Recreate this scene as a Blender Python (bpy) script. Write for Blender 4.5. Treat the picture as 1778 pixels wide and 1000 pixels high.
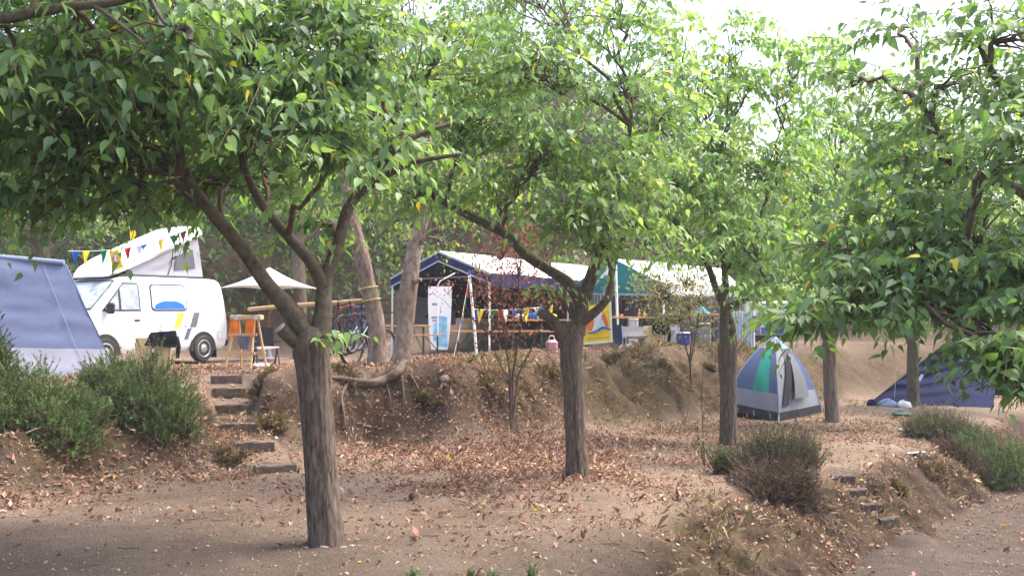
import bpy, math, random
import numpy as np
from mathutils import Vector, Matrix

random.seed(7)
rng = np.random.default_rng(11)
SC = bpy.context.scene
COL = SC.collection
for o in list(bpy.data.objects):
    bpy.data.objects.remove(o)

# ------------------------------------------------------------------ camera, sky, sun, exposure
FPX, CX, CY = 1700.0, 889.0, 500.0
PITCH = math.atan(82.0 / FPX)
CAM = np.array([0.0, 0.0, 1.71])
cd = bpy.data.cameras.new("camera")
cam = bpy.data.objects.new("camera", cd)
COL.objects.link(cam)
cam.location = CAM
cam.rotation_euler = (math.pi / 2 + PITCH, 0, 0)
cd.sensor_width = 36.0
cd.lens = 36.0 * FPX / 1778.0
cd.clip_start = 0.05
cd.clip_end = 2000
SC.camera = cam

SUN_EL, SUN_AZ = math.radians(60), math.radians(72)      # azimuth from +Y towards +X
W = bpy.data.worlds.new("World")
SC.world = W
W.use_nodes = True
wn, wl = W.node_tree.nodes, W.node_tree.links
sky = wn.new("ShaderNodeTexSky")
sky.sky_type = 'NISHITA'
sky.sun_disc = False
sky.sun_elevation = SUN_EL
sky.sun_rotation = SUN_AZ
sky.air_density = 1.0
sky.dust_density = 6.0
sky.ozone_density = 1.0
wl.new(sky.outputs[0], wn["Background"].inputs[0])
wn["Background"].inputs[1].default_value = 0.15
sd = bpy.data.lights.new("sun", 'SUN')
sd.energy = 1.4
sd.angle = math.radians(28)
sd.color = (1.0, 0.965, 0.91)
sun = bpy.data.objects.new("sun", sd)
COL.objects.link(sun)
sdir = Vector((math.sin(SUN_AZ) * math.cos(SUN_EL), math.cos(SUN_AZ) * math.cos(SUN_EL), math.sin(SUN_EL)))
sun.rotation_euler = sdir.to_track_quat('Z', 'Y').to_euler()
sun.location = (0, 0, 30)
vs = SC.view_settings
vs.view_transform = 'Standard'
vs.look = 'None'
vs.gamma = 1.0
vs.use_curve_mapping = False
vs.exposure = 2.05
SC.cycles.max_bounces = 10
SC.cycles.diffuse_bounces = 5
SC.cycles.transmission_bounces = 6
SC.cycles.transparent_max_bounces = 8

# ------------------------------------------------------------------ helpers
def P(px, py, D):
    """world point seen at photo position (px, py) at distance D in front of the camera"""
    u, v = (px - CX) / FPX, (CY - py) / FPX
    c, s = math.cos(PITCH), math.sin(PITCH)
    k = D / (c - v * s)
    return np.array([u * k, D, CAM[2] + k * (s + v * c)])

def vnoise(x, y, seed=0):
    xi, yi = np.floor(x).astype(np.int64), np.floor(y).astype(np.int64)
    fx, fy = x - xi, y - yi
    fx, fy = fx * fx * (3 - 2 * fx), fy * fy * (3 - 2 * fy)
    def h(a, b):
        n = (a * 374761393 + b * 668265263 + seed * 974634777) & 0x7fffffff
        n = ((n ^ (n >> 13)) * 1274126177) & 0x7fffffff
        n = n ^ (n >> 16)
        return (n % 65536) / 32768.0 - 1.0
    return (h(xi, yi) * (1 - fx) + h(xi + 1, yi) * fx) * (1 - fy) + (h(xi, yi + 1) * (1 - fx) + h(xi + 1, yi + 1) * fx) * fy

def fbm(x, y, seed=0, octs=4):
    r, a = 0, 1.0
    for i in range(octs):
        r = r + a * vnoise(x * 2 ** i, y * 2 ** i, seed + i)
        a *= 0.5
    return r

def sstep(a, b, x):
    t = np.clip((x - a) / (b - a), 0, 1)
    return t * t * (3 - 2 * t)

def nrm(v):
    v = np.asarray(v, float)
    return v / (np.linalg.norm(v, axis=-1, keepdims=True) + 1e-9)

def mesh_np(name, V, F, mat, tint=None, parent=None, smooth=False, soil=None):
    """F: list of (n,k) index arrays"""
    me = bpy.data.meshes.new(name)
    V = np.asarray(V, np.float32)
    if not isinstance(F, list):
        F = [F]
    F = [np.asarray(f, np.int32) for f in F if len(f)]
    tot = np.concatenate([np.full(len(f), f.shape[1], np.int32) for f in F])
    idx = np.concatenate([f.ravel() for f in F])
    me.vertices.add(len(V))
    me.vertices.foreach_set("co", V.ravel())
    me.loops.add(len(idx))
    me.loops.foreach_set("vertex_index", idx)
    me.polygons.add(len(tot))
    st = np.zeros(len(tot), np.int32)
    st[1:] = np.cumsum(tot)[:-1]
    me.polygons.foreach_set("loop_start", st)
    me.polygons.foreach_set("loop_total", tot)
    if smooth:
        me.polygons.foreach_set("use_smooth", np.ones(len(tot), bool))
    me.update(calc_edges=True)
    if tint is not None:
        a = me.attributes.new("tint", 'FLOAT_COLOR', 'POINT')
        t = np.ones((len(V), 4), np.float32)
        t[:, :3] = tint
        a.data.foreach_set("color", t.ravel())
    me.materials.append(mat)
    o = bpy.data.objects.new(name, me)
    COL.objects.link(o)
    if parent is not None:
        o.parent = parent
    return o

class MB:
    """collects shapes and builds ONE mesh object; points given in the parent's space"""
    def __init__(s):
        s.v, s.f = [], []
    def add(s, V, F):
        n = len(s.v)
        s.v += [tuple(map(float, p)) for p in V]
        s.f += [tuple(i + n for i in f) for f in F]
        return s
    def box(s, c, size, rz=0.0, rx=0.0, ry=0.0, bev=0.0):
        m = Matrix.Translation(Vector([float(q) for q in c])) @ Matrix.Rotation(rz, 4, 'Z') @ Matrix.Rotation(ry, 4, 'Y') @ Matrix.Rotation(rx, 4, 'X')
        hx, hy, hz = [q / 2 for q in size]
        b = min(bev, hx * .6, hy * .6, hz * .6)
        if b <= 0:
            V = [m @ Vector((a * hx, q * hy, w * hz)) for w in (-1, 1) for a, q in ((-1, -1), (1, -1), (1, 1), (-1, 1))]
            F = [(3, 2, 1, 0), (4, 5, 6, 7), (0, 1, 5, 4), (1, 2, 6, 5), (2, 3, 7, 6), (3, 0, 4, 7)]
            return s.add(V, F)
        V, F = [], []
        for z, i in ((-hz, b), (-hz + b, 0), (hz - b, 0), (hz, b)):
            x, y = hx - i, hy - i
            c_ = b if i == 0 else b * .4
            for a, q in ((-x + c_, -y), (x - c_, -y), (x, -y + c_), (x, y - c_), (x - c_, y), (-x + c_, y), (-x, y - c_), (-x, -y + c_)):
                V.append(m @ Vector((a, q, z)))
        for k in range(3):
            for j in range(8):
                F.append((k * 8 + j, k * 8 + (j + 1) % 8, (k + 1) * 8 + (j + 1) % 8, (k + 1) * 8 + j))
        F.append(tuple(range(7, -1, -1)))
        F.append(tuple(range(24, 32)))
        return s.add(V, F)
    def tube(s, pts, rad, n=8, cap=True):
        pts = [np.asarray(p, float) for p in pts]
        if not hasattr(rad, '__len__'):
            rad = [rad] * len(pts)
        V, F = [], []
        up = np.array([0, 0, 1.0])
        prev = None
        for i, p in enumerate(pts):
            d = nrm(pts[min(i + 1, len(pts) - 1)] - pts[max(i - 1, 0)])
            if prev is None:
                a = np.cross(d, up)
                if np.linalg.norm(a) < 1e-3:
                    a = np.array([1.0, 0, 0])
            else:
                a = prev - d * np.dot(prev, d)
            a = nrm(a)
            prev = a
            b = np.cross(d, a)
            for j in range(n):
                t = 2 * math.pi * j / n
                V.append(p + rad[i] * (a * math.cos(t) + b * math.sin(t)))
        for i in range(len(pts) - 1):
            for j in range(n):
                F.append((i * n + j, i * n + (j + 1) % n, (i + 1) * n + (j + 1) % n, (i + 1) * n + j))
        if cap:
            F.append(tuple(range(n - 1, -1, -1)))
            F.append(tuple(range((len(pts) - 1) * n, len(pts) * n)))
        return s.add(V, F)
    def lathe(s, prof, c=(0, 0, 0), n=24, axis='Z'):
        V, F = [], []
        for r, z in prof:
            for j in range(n):
                t = 2 * math.pi * j / n
                q = (r * math.cos(t), r * math.sin(t), z)
                if axis == 'Y':
                    q = (q[0], q[2], q[1])
                elif axis == 'X':
                    q = (q[2], q[0], q[1])
                V.append((q[0] + c[0], q[1] + c[1], q[2] + c[2]))
        for i in range(len(prof) - 1):
            for j in range(n):
                F.append((i * n + j, i * n + (j + 1) % n, (i + 1) * n + (j + 1) % n, (i + 1) * n + j))
        F.append(tuple(range(n - 1, -1, -1)))
        F.append(tuple(range((len(prof) - 1) * n, len(prof) * n)))
        return s.add(V, F)
    def sheet(s, G, th=0.004):
        """grid G[i][j] of points -> a thin closed cloth with thickness th"""
        G = np.asarray(G, float)
        m, n = G.shape[:2]
        du = np.gradient(G, axis=0)
        dv = np.gradient(G, axis=1)
        N = nrm(np.cross(du, dv))
        A = (G + N * th / 2).reshape(-1, 3)
        B = (G - N * th / 2).reshape(-1, 3)
        F = []
        k = m * n
        for i in range(m - 1):
            for j in range(n - 1):
                a, b, c, d = i * n + j, (i + 1) * n + j, (i + 1) * n + j + 1, i * n + j + 1
                F.append((a, b, c, d))
                F.append((k + d, k + c, k + b, k + a))
        ring = [j for j in range(n)] + [i * n + n - 1 for i in range(1, m)] + [(m - 1) * n + j for j in range(n - 2, -1, -1)] + [i * n for i in range(m - 2, 0, -1)]
        for i in range(len(ring)):
            a, b = ring[i], ring[(i + 1) % len(ring)]
            F.append((a, b, k + b, k + a))
        return s.add(np.vstack([A, B]), F)
    def prism(s, poly, off):
        """closed polygon (3-D points) extruded by vector off"""
        n = len(poly)
        poly = [np.asarray(p, float) for p in poly]
        off = np.asarray(off, float)
        V = poly + [p + off for p in poly]
        F = [tuple(range(n)), tuple(range(2 * n - 1, n - 1, -1))]
        for i in range(n):
            F.append((i, n + i, n + (i + 1) % n, (i + 1) % n))
        return s.add(V, F)
    def build(s, name, mat, parent=None, smooth=False):
        me = bpy.data.meshes.new(name)
        me.from_pydata(s.v, [], s.f)
        if smooth:
            me.polygons.foreach_set("use_smooth", np.ones(len(me.polygons), bool))
            me.set_sharp_from_angle(angle=math.radians(40))
        me.materials.append(mat)
        me.update()
        o = bpy.data.objects.new(name, me)
        COL.objects.link(o)
        if parent is not None:
            o.parent = parent
        return o

def tag(o, label=None, cat=None, group=None, kind=None):
    if label: o["label"] = label
    if cat: o["category"] = cat
    if group: o["group"] = group
    if kind: o["kind"] = kind
    return o

def thing(name, loc, label, cat, rz=0.0, group=None):
    o = bpy.data.objects.new(name, None)
    o.empty_display_size = .2
    COL.objects.link(o)
    o.location = [float(q) for q in loc]
    o.rotation_euler = (0, 0, rz)
    return tag(o, label, cat, group)

def copy_tree(o, parent=None):
    c = o.copy()
    COL.objects.link(c)
    c.parent = parent
    for ch in list(o.children):
        copy_tree(ch, c)
    return c

# ------------------------------------------------------------------ materials
def mat_new(name):
    m = bpy.data.materials.new(name)
    m.use_nodes = True
    nt = m.node_tree
    return m, nt, nt.nodes["Principled BSDF"]

def mix_rgb(nt, fac, a, b, blend='MIX'):
    n = nt.nodes.new("ShaderNodeMix")
    n.data_type = 'RGBA'
    n.blend_type = blend
    for s_, v in ((n.inputs[0], fac), (n.inputs[6], a), (n.inputs[7], b)):
        if hasattr(v, 'is_linked') or hasattr(v, 'links'):
            nt.links.new(v, s_)
        elif isinstance(v, (int, float)):
            s_.default_value = v
        else:
            s_.default_value = (*v, 1)
    return n.outputs[2]

def noise_node(nt, scale, detail=4, rough=.55, vec=None, dist=0.0):
    n = nt.nodes.new("ShaderNodeTexNoise")
    n.inputs["Scale"].default_value = scale
    n.inputs["Detail"].default_value = detail
    n.inputs["Roughness"].default_value = rough
    n.inputs["Distortion"].default_value = dist
    if vec is None:
        tc = nt.nodes.new("ShaderNodeTexCoord")
        vec = tc.outputs["Object"]
    nt.links.new(vec, n.inputs["Vector"])
    return n.outputs["Fac"]

def ramp(nt, fac, stops):
    r = nt.nodes.new("ShaderNodeValToRGB")
    els = r.color_ramp.elements
    while len(els) < len(stops):
        els.new(.5)
    for e, (p, c) in zip(els, stops):
        e.position = p
        e.color = (*c, 1) if len(c) == 3 else c
    nt.links.new(fac, r.inputs[0])
    return r.outputs[0]

def bump(nt, b, h, strength=.4, dist=.02):
    n = nt.nodes.new("ShaderNodeBump")
    n.inputs["Strength"].default_value = strength
    n.inputs["Distance"].default_value = dist
    nt.links.new(h, n.inputs["Height"])
    nt.links.new(n.outputs[0], b.inputs["Normal"])

def simple(name, col, rough=.6, var=.18, scale=8, metal=0.0, spec=.4, bmp=0.0, bscale=40, coat=0.0, dirt=None):
    m, nt, b = mat_new(name)
    c2 = [max(0, q * (1 - var)) for q in col]
    c1 = [min(1, q * (1 + var * .6)) for q in col]
    f = noise_node(nt, scale, 5, .6)
    c = ramp(nt, f, [(.3, c2), (.7, c1)])
    if dirt:
        f2 = noise_node(nt, 2.3, 6, .65)
        msk = ramp(nt, f2, [(.48, (0, 0, 0)), (.7, (.55, .55, .55))])
        c = mix_rgb(nt, msk, c, dirt)
    nt.links.new(c, b.inputs["Base Color"])
    b.inputs["Roughness"].default_value = rough
    b.inputs["Metallic"].default_value = metal
    b.inputs["Specular IOR Level"].default_value = spec
    b.inputs["Coat Weight"].default_value = coat
    if bmp:
        bump(nt, b, noise_node(nt, bscale, 4), bmp, .01)
    return m

def cloth(name, col, trans=.25, var=.15, rough=.8, scale=3.0):
    m, nt, b = mat_new(name)
    f = noise_node(nt, scale, 5, .6)
    c = ramp(nt, f, [(.3, [q * (1 - var) for q in col]), (.7, [min(1, q * (1 + var * .5)) for q in col])])
    nt.links.new(c, b.inputs["Base Color"])
    b.inputs["Roughness"].default_value = rough
    b.inputs["Specular IOR Level"].default_value = .06
    bump(nt, b, noise_node(nt, 9, 3), .25, .02)
    if trans > 0:
        t = nt.nodes.new("ShaderNodeBsdfTranslucent")
        nt.links.new(c, t.inputs[0])
        mx = nt.nodes.new("ShaderNodeMixShader")
        mx.inputs[0].default_value = trans
        nt.links.new(b.outputs[0], mx.inputs[1])
        nt.links.new(t.outputs[0], mx.inputs[2])
        nt.links.new(mx.outputs[0], nt.nodes["Material Output"].inputs[0])
    return m

def leaf_mat(name, trans=.38, rough=.42, tcol=(1.25, 1.25, .55), spec=.4):
    m, nt, b = mat_new(name)
    a = nt.nodes.new("ShaderNodeAttribute")
    a.attribute_name = "tint"
    c = a.outputs["Color"]
    nt.links.new(c, b.inputs["Base Color"])
    b.inputs["Roughness"].default_value = rough
    b.inputs["Specular IOR Level"].default_value = spec
    if trans > 0:
        tc = mix_rgb(nt, 1.0, c, tcol, 'MULTIPLY')
        t = nt.nodes.new("ShaderNodeBsdfTranslucent")
        nt.links.new(tc, t.inputs[0])
        mx = nt.nodes.new("ShaderNodeMixShader")
        mx.inputs[0].default_value = trans
        nt.links.new(b.outputs[0], mx.inputs[1])
        nt.links.new(t.outputs[0], mx.inputs[2])
        nt.links.new(mx.outputs[0], nt.nodes["Material Output"].inputs[0])
    return m

def bark_mat(name, dark, light, moss=None, zs=.16, sc=26):
    m, nt, b = mat_new(name)
    tc = nt.nodes.new("ShaderNodeTexCoord")
    mp = nt.nodes.new("ShaderNodeMapping")
    mp.inputs["Scale"].default_value = (1, 1, zs)
    nt.links.new(tc.outputs["Object"], mp.inputs[0])
    f = noise_node(nt, sc, 6, .65, mp.outputs[0], .3)
    g = noise_node(nt, 2.2, 4, .6)
    c = ramp(nt, f, [(.34, dark), (.52, [(p + q) / 2 for p, q in zip(dark, light)]), (.7, light)])
    msk = ramp(nt, g, [(.42, (0, 0, 0)), (.68, (.6, .6, .6))])
    c = mix_rgb(nt, msk, c, moss if moss else [q * .7 for q in light])
    nt.links.new(c, b.inputs["Base Color"])
    b.inputs["Roughness"].default_value = .88
    b.inputs["Specular IOR Level"].default_value = .2
    bump(nt, b, f, .7, .02)
    return m

def ground_mat():
    m, nt, b = mat_new("soil")
    at = nt.nodes.new("ShaderNodeAttribute")
    at.attribute_name = "tint"              # r: loose bank earth and painted shade on the lower bank, g: dry grass / moss cover, b: grey packed path
    sep = nt.nodes.new("ShaderNodeSeparateColor")
    nt.links.new(at.outputs["Color"], sep.inputs[0])
    n1 = noise_node(nt, .9, 6, .6)
    n2 = noise_node(nt, 9, 8, .7)
    n3 = noise_node(nt, 60, 4, .7)
    packed = ramp(nt, n1, [(.32, (.140, .100, .072)), (.5, (.192, .139, .102)), (.7, (.240, .178, .134))])
    grey = ramp(nt, n1, [(.32, (.062, .047, .037)), (.7, (.104, .081, .065))])
    c = mix_rgb(nt, sep.outputs[2], packed, grey)
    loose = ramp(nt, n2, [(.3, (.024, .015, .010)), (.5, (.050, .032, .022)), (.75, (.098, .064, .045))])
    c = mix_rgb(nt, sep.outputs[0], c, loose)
    moss = ramp(nt, n2, [(.3, (.050, .037, .018)), (.55, (.098, .073, .040)), (.75, (.155, .118, .072))])
    gm = nt.nodes.new("ShaderNodeMath")
    gm.operation = 'MULTIPLY'
    nt.links.new(sep.outputs[1], gm.inputs[0])
    nt.links.new(ramp(nt, noise_node(nt, 2.4, 5, .65), [(.38, (0, 0, 0)), (.6, (1, 1, 1))]), gm.inputs[1])
    c = mix_rgb(nt, gm.outputs[0], c, moss)
    sp = ramp(nt, n3, [(.3, (.45, .42, .40)), (.5, (1, 1, 1)), (.72, (1.5, 1.45, 1.42))])
    c = mix_rgb(nt, .75, c, sp, 'MULTIPLY')
    nt.links.new(c, b.inputs["Base Color"])
    b.inputs["Roughness"].default_value = .95
    b.inputs["Specular IOR Level"].default_value = .12
    ad = nt.nodes.new("ShaderNodeMath")
    ad.operation = 'ADD'
    nt.links.new(n2, ad.inputs[0])
    nt.links.new(n3, ad.inputs[1])
    bump(nt, b, ad.outputs[0], .9, .03)
    return m

M = {}
M['soil'] = ground_mat()
M['leaf'] = leaf_mat("mulberry_leaf", trans=.50, rough=.48, tcol=(1.35, 1.3, .6))
M['leaf_far'] = leaf_mat("far_leaf", trans=.42, rough=.55, tcol=(1.3, 1.25, .6))
M['litter'] = leaf_mat("dry_leaf", trans=.12, rough=.75, tcol=(1.2, 1, .8), spec=.2)
M['needle'] = leaf_mat("heath_needle", trans=.2, rough=.6, tcol=(1.1, 1.1, .6), spec=.2)
M['straw'] = leaf_mat("dry_grass", trans=.25, rough=.8, tcol=(1.1, 1, .8), spec=.15)
M['bark'] = bark_mat("mulberry_bark", (.032, .023, .018), (.205, .158, .124), moss=(.100, .074, .056), zs=.2, sc=40)
M['limb'] = bark_mat("limb_bark", (.045, .031, .023), (.150, .118, .088), moss=(.105, .092, .060), zs=.8, sc=20)
M['pale_bark'] = bark_mat("pale_bark", (.11, .08, .066), (.38, .30, .255), moss=(.17, .095, .065), zs=.5, sc=14)
M['twig'] = simple("twig_bark", (.11, .075, .052), .85, .3, 20)
M['dark_twig'] = simple("shrub_stem", (.09, .055, .045), .9, .3, 20)
M['root'] = bark_mat("root_bark", (.06, .042, .032), (.19, .14, .108), zs=1, sc=16)
M['darksleeper'] = simple("dark_sleeper", (.075, .056, .046), .95, .4, 14, bmp=.8, dirt=(.12, .08, .055))
M['pinkbark'] = bark_mat("pale_mulberry_bark", (.085, .062, .05), (.25, .195, .16), moss=(.18, .14, .11))
M['cut'] = simple("sawn_wood", (.42, .39, .36), .85, .25, 30)
M['wood'] = simple("table_wood", (.50, .27, .115), .55, .25, 10, bmp=.2)
M['pine'] = simple("trestle_pine", (.56, .36, .17), .6, .22, 12, bmp=.2)
M['sleeper'] = simple("weathered_sleeper", (.125, .094, .074), .95, .45, 14, bmp=.9, dirt=(.17, .118, .084))
M['van'] = simple("van_paint", (.70, .71, .73), .3, .05, 2, spec=.5, coat=.3, dirt=(.50, .48, .46))
M['pop'] = simple("fibreglass_shell", (.84, .84, .84), .4, .03, 2)
M['black'] = simple("black_plastic", (.018, .018, .02), .5, .3, 8)
M['tyre'] = simple("tyre_rubber", (.028, .027, .027), .8, .3, 20, dirt=(.12, .09, .07))
M['steel'] = simple("steel", (.55, .55, .56), .35, .2, 12, metal=.8)
M['whitepole'] = simple("white_pole", (.78, .78, .78), .4, .06, 8)
M['glassblue'] = simple("side_glass", (.33, .42, .58), .06, .25, 3, spec=.7, coat=1.0)
M['glassfoil'] = simple("windscreen_glass", (.42, .46, .50), .08, .65, 5, spec=.7, coat=1.0)
M['glassdark'] = simple("door_glass", (.20, .24, .30), .06, .5, 5, spec=.7, coat=1.0)
M['bluebag'] = cloth("blue_quilt", (.03, .12, .52), 0)
M['yellow'] = cloth("yellow_cloth", (.84, .68, .045), .3, .06)
M['yellowp'] = simple("yellow_stripe", (.80, .60, .06), .35, .05)
M['greyp'] = simple("grey_stripe", (.36, .38, .42), .35, .05)
M['darkp'] = simple("dark_stripe", (.11, .115, .15), .35, .1)
M['red'] = cloth("red_cloth", (.62, .045, .05), .3, .1)
M['green'] = cloth("green_cloth", (.03, .34, .12), .3, .1)
M['blue'] = cloth("blue_cloth", (.03, .17, .55), .3, .1)
M['white'] = cloth("white_cloth", (.82, .82, .82), .3, .04)
M['orangec'] = cloth("orange_cloth", (.80, .19, .03), .2, .1)
M['greyc'] = cloth("grey_bellows", (.36, .36, .41), .15, .08)
M['darkc'] = cloth("dark_mesh", (.12, .12, .14), .1, .2)
M['blackc'] = cloth("black_cloth", (.014, .014, .018), 0, .3)
M['parasol'] = cloth("parasol_canvas", (.82, .81, .79), .3, .04)
M['tentblue'] = cloth("tent_blue_grey", (.120, .142, .230), .12, .10)
M['tentgrey'] = cloth("tent_mud_wall", (.33, .33, .39), .15, .10)
M['tentlight'] = cloth("tent_light_grey", (.25, .26, .31), .15, .10)
M['tentpale'] = cloth("tent_trim", (.22, .27, .38), .1, .08)
M['tentgreen'] = cloth("tent_green", (.036, .27, .225), .15, .10)
M['igblue'] = cloth("igloo_blue", (.078, .105, .215), .12, .10)
M['skirt'] = cloth("tent_skirt_black", (.035, .035, .045), 0, .25)
M['flap'] = cloth("tent_flap_grey", (.15, .16, .18), .08, .15)
M['navy'] = cloth("navy_fabric", (.013, .017, .058), .06, .25)
M['marqblue'] = cloth("marquee_navy", (.022, .033, .09), .08, .2)
M['marqwhite'] = cloth("marquee_white", (.82, .83, .84), .2, .03)
M['marqgreen'] = cloth("marquee_green", (.03, .24, .22), .2, .15)
M['marqedge'] = cloth("marquee_edge", (.42, .46, .55), .1, .1)
M['benchgreen'] = simple("bench_leg_green", (.018, .062, .045), .45, .2)
M['board'] = simple("board_white", (.82, .82, .83), .3, .03)
M['print'] = simple("board_print", (.30, .58, .82), .3, .45, 7)
M['ink'] = simple("print_ink", (.12, .14, .22), .5, .1)
M['inkpink'] = simple("print_pink", (.42, .22, .26), .5, .1)
M['beige'] = simple("beige_board", (.62, .46, .22), .6, .12, 4)
M['concrete'] = simple("pale_plastic", (.55, .55, .57), .5, .1)
M['greyplast'] = simple("grey_plastic", (.22, .21, .22), .5, .15)
M['bluebox'] = simple("blue_box", (.02, .06, .32), .4, .1)
M['cyan'] = cloth("cyan_towel", (.05, .45, .70), .2, .1)
M['corr'] = simple("corrugated_sheet", (.55, .60, .66), .4, .12, 3, metal=.2)
M['polered'] = simple("parasol_pole", (.20, .055, .035), .5, .15)
M['strap'] = simple("yellow_strap", (.55, .58, .16), .7, .1)
M['bikeblue'] = simple("bike_blue", (.015, .035, .14), .3, .1, coat=.5)
M['bikered'] = simple("bike_red", (.20, .018, .04), .3, .1, coat=.5)
M['bikedark'] = simple("bike_dark", (.03, .03, .045), .3, .1, coat=.5)
M['stone'] = simple("pale_rubble", (.17, .155, .145), .95, .25, 25, bmp=.5)
M['rock'] = simple("bank_rock", (.23, .165, .125), .95, .35, 12, bmp=.6)
M['cone'] = simple("pine_cone", (.10, .055, .045), .8, .3, 30)
M['flagorange'] = cloth("logo_orange", (.85, .22, .07), .25, .25)
M['flagsky'] = cloth("logo_pale_blue", (.62, .76, .84), .25, .1)
M['flagblue'] = cloth("logo_blue", (.03, .20, .60), .25, .1)
M['bottle'] = simple("bottle_amber", (.42, .20, .05), .2, .3)

# ------------------------------------------------------------------ terrain
UP = np.array([(-40, 5.0, 3.0), (-12, 7.4, 3.0), (-7.5, 8.4, 2.7), (-5.0, 9.4, 2.5), (-4.1, 10.7, 2.3), (-3.45, 12.0, 2.1), (-3.05, 12.9, 2.4),
               (-2.7, 13.7, 1.8), (-2.3, 14.5, 1.15), (-1.6, 14.9, 1.05), (-.5, 15.4, 1.4), (.35, 16.3, 1.8), (1.5, 17.6, 2.1), (3.2, 19.0, 2.1),
               (5.5, 21.3, 2.2), (9, 25.6, 2.6), (14, 29, 3), (40, 38, 3)])
LOW = np.array([(-14, -12, 2.5), (-3.0, 1.5, 2.5), (-1.0, 5.2, 2.4), (0.15, 7.2, 2.0), (0.95, 9.2, 1.8), (2.3, 11.6, 1.5), (4.3, 13.35, 1.05), (6.2, 15.6, 1.05), (8.6, 19, 1.1),
                (13, 25, 1.8), (40, 58, 2)])

def sdist(x, y, PL):
    """signed distance to polyline (positive on the left of its direction) and interpolated width"""
    best = np.full(x.shape, 1e9)
    sg = np.ones(x.shape)
    wd = np.ones(x.shape)
    for a, b in zip(PL[:-1], PL[1:]):
        ex, ey = b[0] - a[0], b[1] - a[1]
        L2 = ex * ex + ey * ey
        t = np.clip(((x - a[0]) * ex + (y - a[1]) * ey) / L2, 0, 1)
        dx, dy = x - (a[0] + t * ex), y - (a[1] + t * ey)
        d = np.hypot(dx, dy)
        cr = ex * (y - a[1]) - ey * (x - a[0])
        m = d < best - 1e-6
        best = np.where(m, d, best)
        sg = np.where(m, np.where(cr >= 0, 1.0, -1.0), sg)
        wd = np.where(m, a[2] + t * (b[2] - a[2]), wd)
    return best * sg, wd

STEPS = [(478, 804, .12), (443, 765, .30), (414, 733, .47), (404, 701, .67), (399, 673, .87), (394, 651, 1.05)]
STEP3 = [P(px, py, (CAM[2] - z) * FPX / (py - 582)) for px, py, z in STEPS]
for p, s in zip(STEP3, STEPS):
    p[2] = s[2]
LSTEP = [(4.90, 12.35, -.74), (4.74, 12.5, -.59), (4.60, 12.70, -.44), (4.50, 12.95, -.30), (4.41, 13.2, -.16)]

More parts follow.
